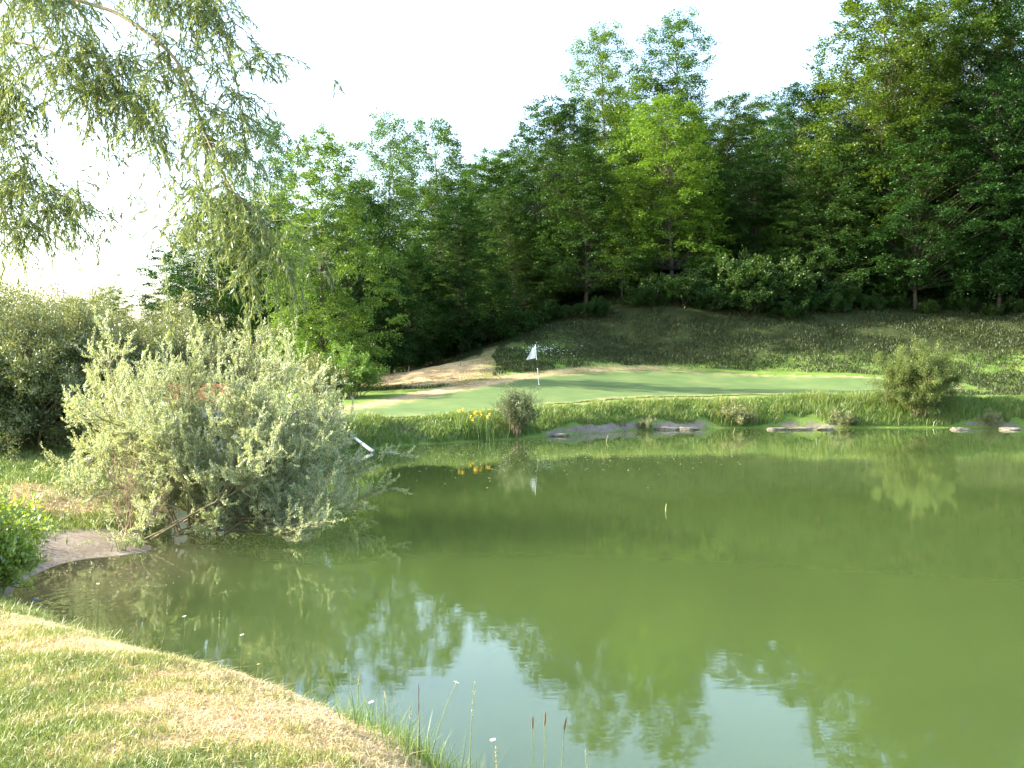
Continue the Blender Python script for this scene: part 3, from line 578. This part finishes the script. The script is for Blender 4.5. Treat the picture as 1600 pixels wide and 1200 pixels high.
# ------------------------------------------------------------------ weeping willow, trunk outside the frame
def weeping():
    rg = np.random.default_rng(23); tb = Tubes(6); th = Tubes(4); C, D, LL, VV = [], [], [], []
    base = np.array([-8.6, 9.4, gz(-8.6, 9.4)])
    tb.add([base + (0, 0, -.3), base + (0, 0, 1), base + (.15, -.05, 2.4), base + (.2, -.1, 3.9)], [.34, .27, .24, .22])
    fork = base + (.2, -.1, 3.8)
    def strand(p, L, dark=0, out=None):
        n = max(6, int(L / .05)); d = np.array([rg.normal() * .45, rg.normal() * .45, rg.uniform(-.5, .15)]) if out is None else out; d = unit(d); pts = [p]
        sway = np.array([.05 + rg.normal() * .05, rg.normal() * .05, 0])
        for k in range(n):
            d = unit(d * .86 + np.array([0, 0, -1]) * .16 + sway * .3 + rg.normal(size=3) * .035); p = p + d * L / n; pts.append(p)
        th.add(pts, .0035, .0015); pts = np.array(pts)
        m = int(L / .0125)
        f = rg.random(m) * (n - 1) + .3; k0 = np.minimum(f.astype(int), n - 1); q = pts[k0] + (pts[k0 + 1] - pts[k0]) * (f - k0)[:, None]
        C.append(q); D.append(unit(pts[k0 + 1] - pts[k0]) * .75 + rg.normal(size=(m, 3)) * .42 + np.array([0, 0, -.3])); LL.append(np.full(m, rg.uniform(.85, 1.15)))
        VV.append(np.full(m, rg.normal(.5, .12) - dark))
    BR = [  # (points in the photo with depth, radius, strands, strand length range, dark)
        ([(-420, -60, 9), (-150, 40, 8.5), (0, 62, 8), (80, 80, 7.8), (128, 128, 7.7), (170, 112, 7.7), (192, 70, 7.7)], .02, 60, (.2, .7), .1),
        ([(-420, -260, 9), (-100, -70, 8), (120, 0, 7.6), (190, 25, 7.5), (265, 82, 7.3), (292, 130, 7.2), (312, 185, 7.2), (338, 250, 7.1), (365, 300, 7), (400, 335, 7), (425, 385, 7), (440, 420, 7)], .028, 95, (.2, .5), -.1),
        ([(-400, -200, 9.2), (60, -40, 8.2), (150, 90, 7.9), (200, 150, 7.9), (236, 185, 7.9)], .014, 70, (.2, .6), .05),
        ([(-300, -300, 8.5), (150, -70, 7.5), (250, -30, 7.3), (330, 15, 7.2), (385, 50, 7.2), (420, 85, 7.2), (436, 104, 7.2)], .009, 30, (.12, .34), -.05),
        ([(-420, -80, 9), (-60, 0, 8.5), (0, 110, 8.3), (12, 160, 8.3), (28, 250, 8.2), (60, 290, 8.2), (95, 335, 8.2)], .016, 130, (.2, .6), .15),
        ([(-420, 0, 9), (-80, 150, 8.6), (-20, 260, 8.4), (20, 330, 8.4), (30, 380, 8.4)], .014, 90, (.2, .6), .1),
        ([(-200, -320, 8.5), (230, -70, 7.4), (330, 0, 7.3), (362, 100, 7.2), (380, 190, 7.2), (385, 250, 7.2)], .014, 50, (.15, .5), 0),
        ([(-420, -300, 9), (0, -60, 8), (60, 0, 7.9), (120, 60, 7.8), (140, 100, 7.8)], .014, 60, (.2, .6), .1),
        ([(-420, -340, 9), (60, -100, 8), (200, -60, 7.6), (300, -20, 7.4), (310, 60, 7.4)], .014, 60, (.2, .65), 0),
        ([(265, 82, 7.3), (230, 120, 7.4), (220, 170, 7.5), (225, 220, 7.5)], .008, 26, (.2, .45), .1),
        ([(312, 185, 7.2), (300, 230, 7.3), (296, 300, 7.3), (290, 360, 7.3)], .007, 30, (.15, .5), -.05),
        ([(365, 300, 7), (345, 340, 7.1), (330, 380, 7.1)], .007, 14, (.25, .5), 0),
        ([(128, 128, 7.7), (140, 200, 7.8), (120, 270, 7.9), (130, 330, 7.9)], .006, 18, (.1, .35), .15),
        ([(-420, -300, 8.5), (-120, -100, 7.4), (40, -40, 7.2), (120, 10, 7.1)], .012, 50, (.15, .5), 0),
    ]
    for pts, r, ns, (l0, l1), dk in BR:
        W_ = np.array([tuple(P(*p)) for p in pts])
        if pts[0][0] < -150: W_ = np.vstack([fork, (fork + W_[0]) / 2 + (0, 0, .5), W_])
        # densify
        W2 = np.vstack([W_, 2 * W_[-1] - W_[-2], 2 * W_[0] - W_[1]]); S = smooth_poly([tuple(q) for q in W2], 4)[:(len(W_) - 1) * 4 + 1]
        tb.add(S, r * .62 if pts[0][0] < -150 else r * .6, r * .22)
        # visible stretch gets the strands
        u0 = .40 if pts[0][0] < -150 else .05
        for k in range(int(ns * .85)):
            f = rg.uniform(u0, 1) * (len(S) - 1); k0 = min(int(f), len(S) - 2); q = S[k0] + (S[k0 + 1] - S[k0]) * (f - k0)
            strand(q, rg.uniform(l0, l1), dk)
        for k in range(ns // 2 + 3):        # side twigs carrying strands
            f = rg.uniform(u0, 1) * (len(S) - 1); k0 = min(int(f), len(S) - 2); q = S[k0]
            e = q + np.clip(np.array([rg.normal() * .26, rg.normal() * .26, rg.normal() * .08 - .08]), -.42, .42); th.add([q, (q + e) / 2 + (0, 0, .03), e], .0028, .0014)
            for j in range(3): strand(q + (e - q) * rg.uniform(.3, 1), rg.uniform(l0, l1) * .8, dk)
    for px, py, L in [(375, 330, .78), (383, 330, .9), (390, 300, .9), (368, 320, .8), (255, 380, .75), (452, 400, .4), (458, 420, .35), (470, 440, .18), (425, 380, .6), (300, 340, .5), (380, 360, .75), (360, 300, .9), (400, 330, .7), (345, 320, .7), (328, 330, .6), (410, 345, .55), (395, 400, 1.0), (440, 400, .55), (455, 425, .32), (470, 445, .22), (480, 470, .12), (425, 395, .5), (412, 390, .6), (372, 420, .5), (388, 440, .45)]:
        strand(np.array(P(px, py, 7.0)), L, -.05, out=np.array([.1, 0, -1]))
    C_ = np.concatenate(C); D_ = np.concatenate(D); m = len(C_); N = rg.normal(size=(m, 3)); L_ = np.concatenate(LL)
    print('willow leaves', m)
    V, Fc = leaf_arrays(C_, D_, N,   .058 * L_ * rg.uniform(.6, 1.25, m), .0095 * rg.uniform(.8, 1.3, m))
    b = Vector(base); root = empty('weeping_willow', b, 'weeping willow hanging its thin leafy branches in from the top left corner', 'tree')
    t1 = tb.build('trunk', M['twig'], root); t1.location = -b
    t2 = th.build('hanging_twigs', M['stalk_green'], root); t2.location = -b
    cr = nm('crown', V - np.array(b), Fc, M['leaf_willow'], root, attr=np.clip(np.concatenate(VV) + rg.normal(size=m) * .16, 0, 1))
weeping()
# ------------------------------------------------------------------ grass
def scatter(n, x0, x1, y0, y1, rg): return rg.uniform(x0, x1, n), rg.uniform(y0, y1, n)
def infr(x, y, m=80):                   # only where the photo looks
    px = 800 + x / np.maximum(y, .1) * F; return (px > -m) & (px < 1600 + m)
rg = np.random.default_rng(3)
def lawn(n, y0, y1, x0, x1, h0, h1, wd, dens_edge=.0):
    x, y = scatter(n, x0, x1, y0, y1, rg); k = infr(x, y, 150); x, y = x[k], y[k]; d = sdist(x, y, SHP); k = (d > .12) & (np.exp(-(((x + 6.6) / .75) ** 2 + ((y - 15.4) / 1.6) ** 2)) < .35 + .3 * rg.random(len(x))); x, y, d = x[k], y[k], d[k]
    z = HT(x, y, d); dry = dryness(x, y, d); nz = fbm(x * 2.3, y * 2.3, 3) * 1.15; n2 = vn(x * 9, y * 9)
    v = np.clip(dry * .9 + (nz - .5) * 1.5 + (n2 - .5) * .5 - .08 + rg.normal(size=len(x)) * .15, 0, 1)
    h = rg.uniform(h0, h1, len(x)) * (1 - .35 * (v > .55)); edge = d < .85
    h = h * np.where(edge, 1.5 + 1.6 * rg.random(len(x)) ** 3, 1); v = np.where(edge & (rg.random(len(x)) < .75), v * .35, v)
    lean = np.where(v > .55, rg.uniform(.6, 2.2, len(x)), rg.uniform(.2, 1.1, len(x)))
    return x, y, z - .003, h, np.full(len(x), wd) * rg.uniform(.7, 1.3, len(x)), lean, v
parts = [lawn(210000, 3.6, 7.5, -5, 1.2, .025, .055, .0042), lawn(170000, 7.5, 13, -8.5, -1, .03, .065, .007), lawn(110000, 13, 30, -17, -5.5, .05, .12, .016)]
A = [np.concatenate([p[i] for p in parts]) for i in range(7)]
tag(blades('lawn_grass', *A, M['blade_lawn'], rg), 'short yellowed mown grass covering the near bank and the left lawn', 'grass', kind='stuff')
x, y = scatter(16000, -5, 1.2, 3.6, 12, rg); d = sdist(x, y, SHP); nz = fbm(x * 2.1 + 3, y * 2.1, 3); k = (d > .3) & infr(x, y) & (nz + .5 * dryness(x, y, d) > .62 + .2 * rg.random(len(x))); x, y, d = x[k], y[k], d[k]; m = len(x)
tag(blades('dry_thatch', x, y, HT(x, y, d) + .012, rg.uniform(.012, .03, m), rg.uniform(.003, .006, m), rg.uniform(2.5, 6, m), rg.uniform(.75, 1, m), M['blade_lawn'], rg), 'loose pale mown straw lying on the near lawn', 'straw', kind='stuff')
# taller tufts along the near-left shore
x, y = scatter(60000, -9, 1.2, 3.8, 20, rg); d = sdist(x, y, SHP); nz = fbm(x * 1.1 + 5, y * 1.1, 3)
k = (d > .05) & (d < .75) & (nz > .44) & ~((y > 13.2) & (y < 17) & (x > -7.6)); x, y, d = x[k], y[k], d[k]; m = len(x)
tag(blades('shore_grass', x, y, HT(x, y, d), rg.uniform(.08, .22, m), rg.uniform(.004, .008, m), rg.uniform(.2, 1, m), np.clip(rg.normal(.45, .2, m), 0, 1), M['blade_bank'], rg), 'longer green grass fringing the near edge of the pond', 'grass', kind='stuff')
# far bank tall grass
x, y = scatter(900000, -11, 36, 30, 50, rg); d = sdist(x, y, SHP); gdn = sdist(x, y, GP); nz = fbm(x * .8, y * .8, 3)
k = (d > .01 + .55 * mudwin(x) * vn(x * 1.3, 3)) & (d < 1.7 + nz * 1.3) & (gdn > .25) & infr(x, y); x, y, d, nz = x[k], y[k], d[k], nz[k]; k = rg.random(len(x)) < .75; x, y, d, nz = x[k], y[k], d[k], nz[k]; m = len(x)
hh = (.11 + .34 * np.clip(nz * 1.5 - .25, 0, 1)) * np.where(d < 1.9, 1, .55) * rg.uniform(.5, 1.25, m) * (1 + .35 * np.clip((x - 4) / 8, 0, 1))
tag(blades('bank_grass', x, y, HT(x, y, d), hh, rg.uniform(.012, .026, m), rg.uniform(.1, .8, m), np.clip(rg.normal(.45, .22, m) + (nz - .45) * .9, 0, 1), M['blade_bank'], rg), 'tall lush grass growing along the far bank of the pond', 'grass', kind='stuff')
# rough grass on the slope behind the green
x, y = scatter(420000, -12, 42, 50, 92, rg); gdn = sdist(x, y, GP); nz = fbm(x * .7, y * .7, 3); T_ = TT(x, y)
dr = dryness(x, y, sdist(x, y, SHP)); k = (gdn > .5) & infr(x, y) & (nz + rg.random(len(x)) * .25 > .40 + .12 * (T_ > 6) + .25 * dr + .1 * (dr > .45)); x, y, nz, dr = x[k], y[k], nz[k], dr[k]; m = len(x)
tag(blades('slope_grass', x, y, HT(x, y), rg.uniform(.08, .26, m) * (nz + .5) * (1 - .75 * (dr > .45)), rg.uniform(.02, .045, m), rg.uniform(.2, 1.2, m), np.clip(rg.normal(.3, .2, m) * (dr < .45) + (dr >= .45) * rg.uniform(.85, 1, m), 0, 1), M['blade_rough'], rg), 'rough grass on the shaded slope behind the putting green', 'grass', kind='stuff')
# ------------------------------------------------------------------ golf flag
fb = hit(842, 602, 40); fr = empty('golf_flag', fb, 'white flag hanging limp on its pole in the putting green', 'flag')
ftop = P(836, 538, fb.y).z - fb.z
for nme, a, b, mt in [('pole_section', 0, .42, 'pole_white'), ('pole_section', .42, .62, 'pole_dark'), ('pole_section', .62, 1.0, 'pole_white')]:
    t = Tubes(10); lx = -.18; t.add([(lx * a, 0, ftop * a), (lx * (a + b) / 2, 0, ftop * (a + b) / 2), (lx * b, 0, ftop * b)], .018 - .0 * a); t.build(nme, M[mt], fr)
uu, vv = np.meshgrid(np.linspace(0, 1, 16), np.linspace(0, 1, 20), indexing='ij'); uu = uu.ravel(); vv = vv.ravel()
fxx = -.18 * (1 - .1 * vv) - (.12 + .30 * vv ** .8) * uu * (1 - .12 * np.sin(vv * 5)); fyy = .07 * np.sin(uu * 9 + vv * 2) * uu; fzz = ftop * .985 - .66 * vv - .10 * uu + .12 * (1 - uu) * vv * 0 - .1 * np.sin(uu * 3) * (1 - vv)
n = 20; I, J = np.meshgrid(np.arange(15), np.arange(19), indexing='ij'); I = I.ravel(); J = J.ravel(); k = I * n + J
fl = nm('flag', np.stack([fxx, fyy, fzz], 1), np.stack([k, k + n, k + n + 1, k + 1], 1), M['white_cloth'], fr, smooth=True)
so_ = fl.modifiers.new('t', 'SOLIDIFY'); so_.thickness = .004
t = Tubes(16); t.add([(0, 0, .02), (0, 0, .041), (0, 0, .042)], [.054, .054, .046]); t.build('cup_rim', M['pole_white'], fr)
# ------------------------------------------------------------------ flowers
def daisy_mesh(tbn, F_, V_, c, r, rg, npet=12, cup=.15):
    a0 = rg.random() * 6; tx, ty = rg.normal() * .25, rg.normal() * .25
    for i in range(npet):
        a = a0 + i * 2 * math.pi / npet; w = .22
        def q(a_, rr, z): return (c[0] + math.cos(a_) * rr, c[1] + math.sin(a_) * rr, c[2] + z + tx * math.cos(a_) * rr + ty * math.sin(a_) * rr)
        k = len(V_); V_ += [q(a, .15 * r, 0), q(a - w, .7 * r, cup * r), q(a, r, cup * r * .8), q(a + w, .7 * r, cup * r)]; F_.append((k, k + 1, k + 2, k + 3))
def disc(V_, F_, c, r, n=8):
    k = len(V_)
    for z, rr in ((0, r), (.5 * r, r * .7)):
        for i in range(n): V_.append((c[0] + math.cos(i * 6.283 / n) * rr, c[1] + math.sin(i * 6.283 / n) * rr, c[2] + z))
    for i in range(n): F_.append((k + i, k + (i + 1) % n, k + n + (i + 1) % n, k + n + i))
    for i in range(0, n - 2, 2): F_.append((k + n, k + n + i + 1, k + n + i + 2, k + n + (i + 3) % n))
# clump of white daisies on the slope behind the flag
rg2 = np.random.default_rng(17); hb = hit(840, 556, 56); t = Tubes(3)
dr_ = empty('daisy_clump', hb, 'loose clump of white daisies on the slope just behind the flag', 'flowers'); heads = []
for i in range(85):
    x = rg2.normal() * .75 + (rg2.random() < .25) * 1.6; y = rg2.normal() * .5; z0 = gz(hb.x + x, hb.y + y) - hb.z; h_ = rg2.uniform(.25, .6)
    t.add([(x * .97, y, z0 - .02), (x * .99, y, z0 + h_ * .5), (x, y, z0 + h_)], .004, .003)
    if i < 5:
        V_, F_ = [], []; daisy_mesh(t, F_, V_, (0, 0, 0), .06, rg2, 8); disc(V_, F_, (0, 0, .004), .014); hd = nm('flower_head', np.array(V_), np.array(F_), M['petal_white'], dr_); heads.append(hd)
    else:
        hd = heads[i % 5].copy(); COL.objects.link(hd); hd.parent = dr_
    hd.location = (x, y, z0 + h_)
t.build('stems', M['stalk_green'], dr_)
# yellow irises
def iris(px, py, nfl, nlv, label, spread):
    x0, y0 = bank(px, py, .22); z0 = gz(x0, y0); rt = empty('yellow_iris', (x0, y0, z0), label, 'flowers', 'yellow irises on the far bank'); V_, F_ = [], []; t = Tubes(4)
    xs = rg2.normal(size=nlv) * spread; ys = rg2.normal(size=nlv) * .16; zz = np.array([gz(x0 + a, y0 + b) - z0 for a, b in zip(xs, ys)])
    blades('leaves', xs, ys, zz - .02, rg2.uniform(.45, .85, nlv), np.full(nlv, .03), rg2.uniform(.05, .4, nlv), rg2.uniform(.2, .7, nlv), M['blade_bank'], rg2, rt)
    for i in range(nfl):
        x = rg2.normal() * spread * .8; y = rg2.normal() * .12 - .1; h_ = rg2.uniform(.55, .95); t.add([(x, y, -.1), (x, y, h_ / 2), (x, y, h_)], .007, .005)
        V_, F_ = [], []
        for j in range(6):
            a = j * 1.047 + rg2.random(); up = .055 if j % 2 else -.045; k = len(V_); ca, sa = math.cos(a), math.sin(a)
            V_ += [(x, y, h_), (x + ca * .05 - sa * .03, y + sa * .05 + ca * .03, h_ + up * .6 + .015), (x + ca * .085, y + sa * .085, h_ + up), (x + ca * .05 + sa * .03, y + sa * .05 - ca * .03, h_ + up * .6 + .015)]; F_.append((k, k + 1, k + 2, k + 3))
        nm('flower', np.array(V_), np.array(F_), M['petal_yellow'], rt)
    t.build('stems', M['stalk_green'], rt)
iris(747, 690, 13, 70, 'clump of yellow irises on the far bank beside the dark wispy broom', .30)
iris(722, 690, 2, 30, 'pair of yellow iris flowers standing left of the main iris clump', .12)
# ------------------------------------------------------------------ pipe, stones, hut
def lerp3(a, b, t): return tuple(a[i] + (b[i] - a[i]) * t for i in range(3))
pe = P(584, 708, 31.6); ps = P(518, 658, 34.0); pr = empty('drain_pipe', (pe.x, pe.y, 0), 'white pipe sloping down the bank and pouring into the pond', 'pipe')
a = (ps.x - pe.x, ps.y - pe.y, ps.z); b = (0, 0, .02)
t = Tubes(12); t.add([lerp3(a, b, k / 10) for k in range(11)], .052); t.build('pipe_barrel', M['white_pipe'], pr)
for k in (0.02, .5, .95):
    t = Tubes(12); t.add([lerp3(a, b, k - .012), lerp3(a, b, k), lerp3(a, b, k + .012)], .062); t.build('collar', M['white_pipe'], pr)
fo, fto, fo_ = newmat('foam'); bb = fto.nodes.new('ShaderNodeBsdfPrincipled'); fto.links.new(bb.outputs[0], fo_.inputs[0]); bb.inputs['Base Color'].default_value = (.75, .78, .75, 1); bb.inputs['Roughness'].default_value = .3
n = 60; X = rg2.normal(size=n) * .22 + .35; Y = rg2.normal(size=n) * .10
V, Fc = leaf_arrays(np.stack([X, Y, np.full(n, .012) + rg2.random(n) * .02], 1), np.stack([np.ones(n), rg2.normal(size=n) * .3, np.zeros(n)], 1), np.tile([0, 0, 1.], (n, 1)), rg2.uniform(.05, .18, n), .03)
fm_ = nm('water_foam', V, Fc, fo); fm_.location = (pe.x, pe.y, 0); tag(fm_, 'white foam where the pipe pours into the pond', 'foam', kind='stuff')
def rock(px, py, sx, sy, sz, label, mt='stone', off=.12, seed=0, z=0.0):
    rr = np.random.default_rng(seed); nu, nv = 20, 12; V = []; 
    for i in range(nv + 1):
        for j in range(nu):
            th, ph = math.pi * i / nv, 2 * math.pi * j / nu; p = np.array([math.sin(th) * math.cos(ph), math.sin(th) * math.sin(ph), math.cos(th)])
            p = np.sign(p) * np.abs(p) ** .75; q = 1 + (float(fbm(p[0] * 1.7 + seed + 9, p[1] * 1.7 + p[2] * 2.1 + 9, 4)) - .45) * 1.3; V.append(p * q * (sx, sy, sz))
    Fq = [(i * nu + j, (i + 1) * nu + j, (i + 1) * nu + (j + 1) % nu, i * nu + (j + 1) % nu) for i in range(nv) for j in range(nu)]
    x, y = bank(px, py, off); o = nm('bank_stone', np.array(V), np.array(Fq), M[mt]); o.location = (x, y, z); o.rotation_euler = (0, 0, rr.normal() * .1); tag(o, label, 'stone'); return o
rock(645, 693, .55, .3, .22, 'dark slabby stone lying on the far bank beside the pipe', 'stone_dark', .2, 1, .1)
for i, (px, w_, h_, lab) in enumerate([(868, .55, .17, 'leftmost low pale stone at the far waterline, right of the broom'), (905, .45, .14, 'flat pale stone at the far waterline below the flag, second from the broom'), (945, .5, .15, 'long pale stone at the far waterline, third from the broom'), (978, .35, .16, 'short pale stone just left of the tiny green shrub'), (1040, .55, .16, 'pale stone just right of the tiny green shrub'), (1075, .4, .14, 'pale stone left of the spindly shrub on the far bank'),
                                (1215, .4, .13, 'pale stone right of the low willow shrub on the far bank'), (1250, .5, .12, 'long flat stone between the low willow shrub and the small pale shrub'), (1290, .35, .12, 'small flat stone left of the small pale shrub'), (1500, .35, .12, 'grey stone under the grass right of the round bush'), (1580, .4, .15, 'grey stone at the waterline near the right edge')]):
    rock(px, 672 if px > 950 else 684 - (px - 850) * .12, w_, .24, h_ * .62, lab, 'stone', .2, i + 5, .02)
o = rock(57, 940, .12, .09, .07, 'small dark stone half hidden in grass at the near edge of the pond', 'stone_dark', 0, 40, 0); hh_ = hit(57, 938, 5); o.location = hh_ + Vector((0, 0, .03))
# little shelter with a tiled roof, behind the silvery willow
hx, hy = P(310, 600, 24).x, 24.0; hz = gz(hx, hy); zt = P(310, 602, 24).z; hr = empty('pump_shelter', (hx, hy, hz), 'little low shelter with an orange-red tiled roof, glimpsed through the silvery willow bush', 'shelter', rz=.25); H_ = zt - hz
def box(name, c, s, mt, par):
    V = np.array([(x, y, z) for x in (-.5, .5) for y in (-.5, .5) for z in (-.5, .5)]) * s + c
    return nm(name, V, np.array([(0, 1, 3, 2), (4, 6, 7, 5), (0, 4, 5, 1), (2, 3, 7, 6), (0, 2, 6, 4), (1, 5, 7, 3)]), M[mt], par)
wh = H_ - .42
for nme, c, s in [('wall', (0, -.4, wh / 2), (1.2, .1, wh)), ('wall', (0, .4, wh / 2), (1.2, .1, wh)), ('wall', (-.55, 0, wh / 2), (.1, .7, wh)), ('wall', (.55, 0, wh / 2), (.1, .7, wh))]: box(nme, np.array(c), np.array(s), 'render_wall', hr)
box('door', np.array((0, -.46, wh * .42)), np.array((.5, .03, wh * .8)), 'bark', hr)
for sgn in (-1, 1):                     # tiled roof slope: rounded tile rows
    nu, nv = 61, 9; U, Vv = np.meshgrid(np.linspace(-.72, .72, nu), np.linspace(0, 1, nv), indexing='ij'); U = U.ravel(); Vv = Vv.ravel()
    zz = H_ - Vv * .42 + .022 * np.abs(np.sin(U * 20)) + .012 * ((Vv * 4) % 1); n = nv; I, J = np.meshgrid(np.arange(nu - 1), np.arange(nv - 1), indexing='ij'); I = I.ravel(); J = J.ravel(); k = I * n + J
    o = nm('roof', np.stack([U, sgn * Vv * .62, zz], 1), np.stack([k, k + n, k + n + 1, k + 1], 1), M['tile'], hr); md = o.modifiers.new('t', 'SOLIDIFY'); md.thickness = .03
# ------------------------------------------------------------------ wild stalks on the near edge
def stalk(name, px0, py0, px1, py1, d, kind, label, cat, group, bend=0):
    b = P(px0, py0, d); z = gz(b.x, b.y); tp = P(px1, py1, d); rt = empty(name, (b.x, b.y, z), label, cat, group)
    e = np.array([tp.x - b.x, 0, tp.z - z]); L = np.linalg.norm(e); pts = [e * u + np.array([bend * math.sin(u * math.pi) * L, rg2.normal() * .004, -.02 * (u == 0)]) for u in np.linspace(0, 1, 9)]
    t = Tubes(5); t.add(pts, .0026 if kind != 'dock' else .004, .0014); t.build('stem', M['stalk_green'] if kind != 'dock' else M['seed_brown'], rt)
    if kind == 'daisy':
        V_, F_, V2, F2 = [], [], [], []; daisy_mesh(None, F_, V_, e, .015, rg2, 16, .1); disc(V2, F2, e + (0, 0, .002), .005)
        nm('petals', np.array(V_), np.array(F_), M['petal_white'], rt); nm('flower_centre', np.array(V2), np.array(F2), M['petal_yellow'], rt)
    elif kind == 'plantain':
        t = Tubes(7); dd = unit(e); t.add([e - dd * .012, e, e + dd * .02, e + dd * .04, e + dd * .05], [.002, .0048, .0048, .0035, .001]); t.build('seed_head', M['seed_brown'], rt)
    elif kind in ('grass', 'dock'):
        m = 70 if kind == 'dock' else 34; u = rg2.uniform(.55 if kind == 'dock' else .72, 1, m); C = e * u[:, None] + np.array([bend * 1, 0, 0]) * (np.sin(u * math.pi) * L)[:, None]
        D = unit(e)[None] * .8 + rg2.normal(size=(m, 3)) * .45; V, Fc = leaf_arrays(C, D, rg2.normal(size=(m, 3)), rg2.uniform(.006, .014, m), .003); nm('seed_head', V, Fc, M['seed_brown'] if kind == 'dock' else M['straw'], rt)
ST = [('daisy_flower', 668, 1200, 713, 1066, 4.75, 'daisy', 'white daisy on a long leaning stem at the bottom edge, tallest of the daisies', -.03),
      ('dock_stalk', 655, 1180, 654, 1072, 4.9, 'dock', 'dark reddish upright seed stalk left of the tall daisy', 0),
      ('daisy_flower', 771, 1215, 770, 1156, 4.5, 'daisy', 'small white daisy low at the bottom edge, right of the tall daisy', .02),
      ('daisy_flower', 585, 1150, 580, 1097, 5.0, 'daisy', 'small white daisy left of the dark reddish stalk', 0),
      ('plantain_stalk', 828, 1240, 832, 1135, 4.5, 'plantain', 'thin plantain stalk with brown head, left one at the bottom edge', .01),
      ('plantain_stalk', 838, 1240, 851, 1130, 4.4, 'plantain', 'tallest plantain stalk with brown head, in the middle of the bottom-edge group', .02),
      ('plantain_stalk', 850, 1240, 882, 1137, 4.4, 'plantain', 'leaning plantain stalk with brown head, right one at the bottom edge', .03),
      ('grass_stalk', 736, 1235, 742, 1066, 4.6, 'grass', 'tall grass stalk with twin pale heads right of the tall daisy', -.02),
      ('grass_stalk', 602, 1150, 601, 1082, 5.0, 'grass', 'pale grass stalk standing left of the dark reddish stalk', 0),
      ('grass_stalk', 635, 1170, 641, 1105, 4.9, 'grass', 'short thin grass stalk close left of the dark reddish stalk', .02),
      ('grass_stalk', 340, 1060, 343, 955, 6.3, 'grass', 'upright grass stalk before the green reflections, left of centre of the near bank', 0),
      ('grass_stalk', 245, 1025, 262, 930, 7.0, 'grass', 'grass stalk with drooping pale head near the white reflection', .04),
      ('daisy_flower', 372, 1075, 378, 992, 6.2, 'daisy', 'white daisy before the water, upper right of the pair on the near bank', .02),
      ('daisy_flower', 283, 1040, 288, 963, 6.9, 'daisy', 'white daisy left of the upright grass stalk on the near bank', .02),
      ('daisy_flower', 401, 1090, 404, 1038, 5.9, 'daisy', 'white daisy low over the edge of the near bank', .0),
      ('daisy_flower', 150, 1000, 153, 912, 8.0, 'daisy', 'white daisy farthest left, near the muddy shore', .0),
      ('grass_stalk', 556, 1150, 560, 1050, 5.2, 'grass', 'green-topped grass stalk over the edge where the sky reflection begins', .02),
      ('grass_stalk', 905, 1240, 915, 1172, 4.3, 'grass', 'short grass stalk farthest right at the bottom edge', .03),
      ('grass_stalk', 780, 1240, 775, 1168, 4.4, 'grass', 'short grass stalk at the bottom edge beside the low daisy', -.02)]
for nme, a0, b0_, a1, b1_, d, kd, lab, bd in ST: stalk(nme, a0, b0_, a1, b1_, d, kd, lab, {'daisy': 'flower', 'dock': 'plant', 'plantain': 'plant', 'grass': 'grass stalk'}[kd], {'daisy': 'daisies on the near bank', 'dock': 'dry stalks on the near bank', 'plantain': 'plantain stalks at the bottom edge', 'grass': 'grass stalks on the near bank'}[kd], bd)
# loose long grass at the bottom edge
x = np.concatenate([rg.uniform(-1.2, .75, 2600)]); y = 4.15 + rg.random(len(x)) * 1.6 - .55 * x; d = sdist(x, y, SHP); k = (d > .15) & (d < 1.15) & (x > -.9); x, y, d = x[k], y[k], d[k]; m = len(x)
tag(blades('long_grass', x, y, HT(x, y, d), rg.uniform(.10, .34, m) * rg.random(m) ** .5, np.full(m, .0032), rg.uniform(.1, .7, m), np.clip(rg.normal(.5, .2, m), 0, 1), M['blade_bank'], rg), 'sparse long thin grass at the bottom edge beside the water', 'grass', kind='stuff')
# ------------------------------------------------------------------ floating bits and twigs in the water
n = 520; X = np.concatenate([rg.normal(-.6, 3.2, 620), np.concatenate([rg.normal(-6.1, .3, 90), rg.normal(-5.2, .5, 80)]), rg.uniform(-3, 20, 90)]); Y = np.concatenate([rg.normal(31.5, 3.0, 620), np.concatenate([rg.normal(14.4, .5, 90), rg.normal(13, 1.1, 80)]), rg.uniform(26, 41, 90)])
d = sdist(X, Y, SHP); k = d < -.1; X, Y = X[k], Y[k]; n = len(X); sz = np.where(Y > 20, .055, .02) * rg.uniform(.5, 1.4, n)
V, Fc = leaf_arrays(np.stack([X, Y, np.full(n, .006)], 1), np.stack([rg.normal(size=n), rg.normal(size=n) * .6, np.zeros(n)], 1), np.tile([0, 0, 1.], (n, 1)), sz, sz * .6)
V[:, 2] = .006
M['fluff'] = plain('fluff', (.42, .40, .28), (.62, .60, .48), 3, .8, 0)
tag(nm('floating_fluff', V, Fc, M['fluff']), 'pale seed fluff and leaves floating on the pond', 'debris', kind='stuff')
for i, (px, py, tx, ty, cv, lab) in enumerate([(1145, 678, 1147, 668, .05, 'thin curved twig poking out of the water before the low willow shrub'), (1040, 799, 1041, 790, .0, 'lone short twig poking out of the middle of the pond'), (947, 690, 949, 680, .03, 'thin bent reed stem in the water below the pale stones')]):
    p = P(px, py, 1); dd = CZ / (CZ - p.z); x0 = p.x * dd; tp = P(tx, ty, dd); t = Tubes(5); hgt = max(.15, tp.z)
    t.add([(0, 0, -.2), (0, 0, 0), (cv, 0, hgt * .5), (tp.x - x0 + cv * .6, 0, hgt * .85), (tp.x - x0, 0, hgt)], .008, .004); o = t.build('water_twig', M['straw']); o.location = (x0, dd, 0); tag(o, lab, 'twig', 'twigs standing in the pond')
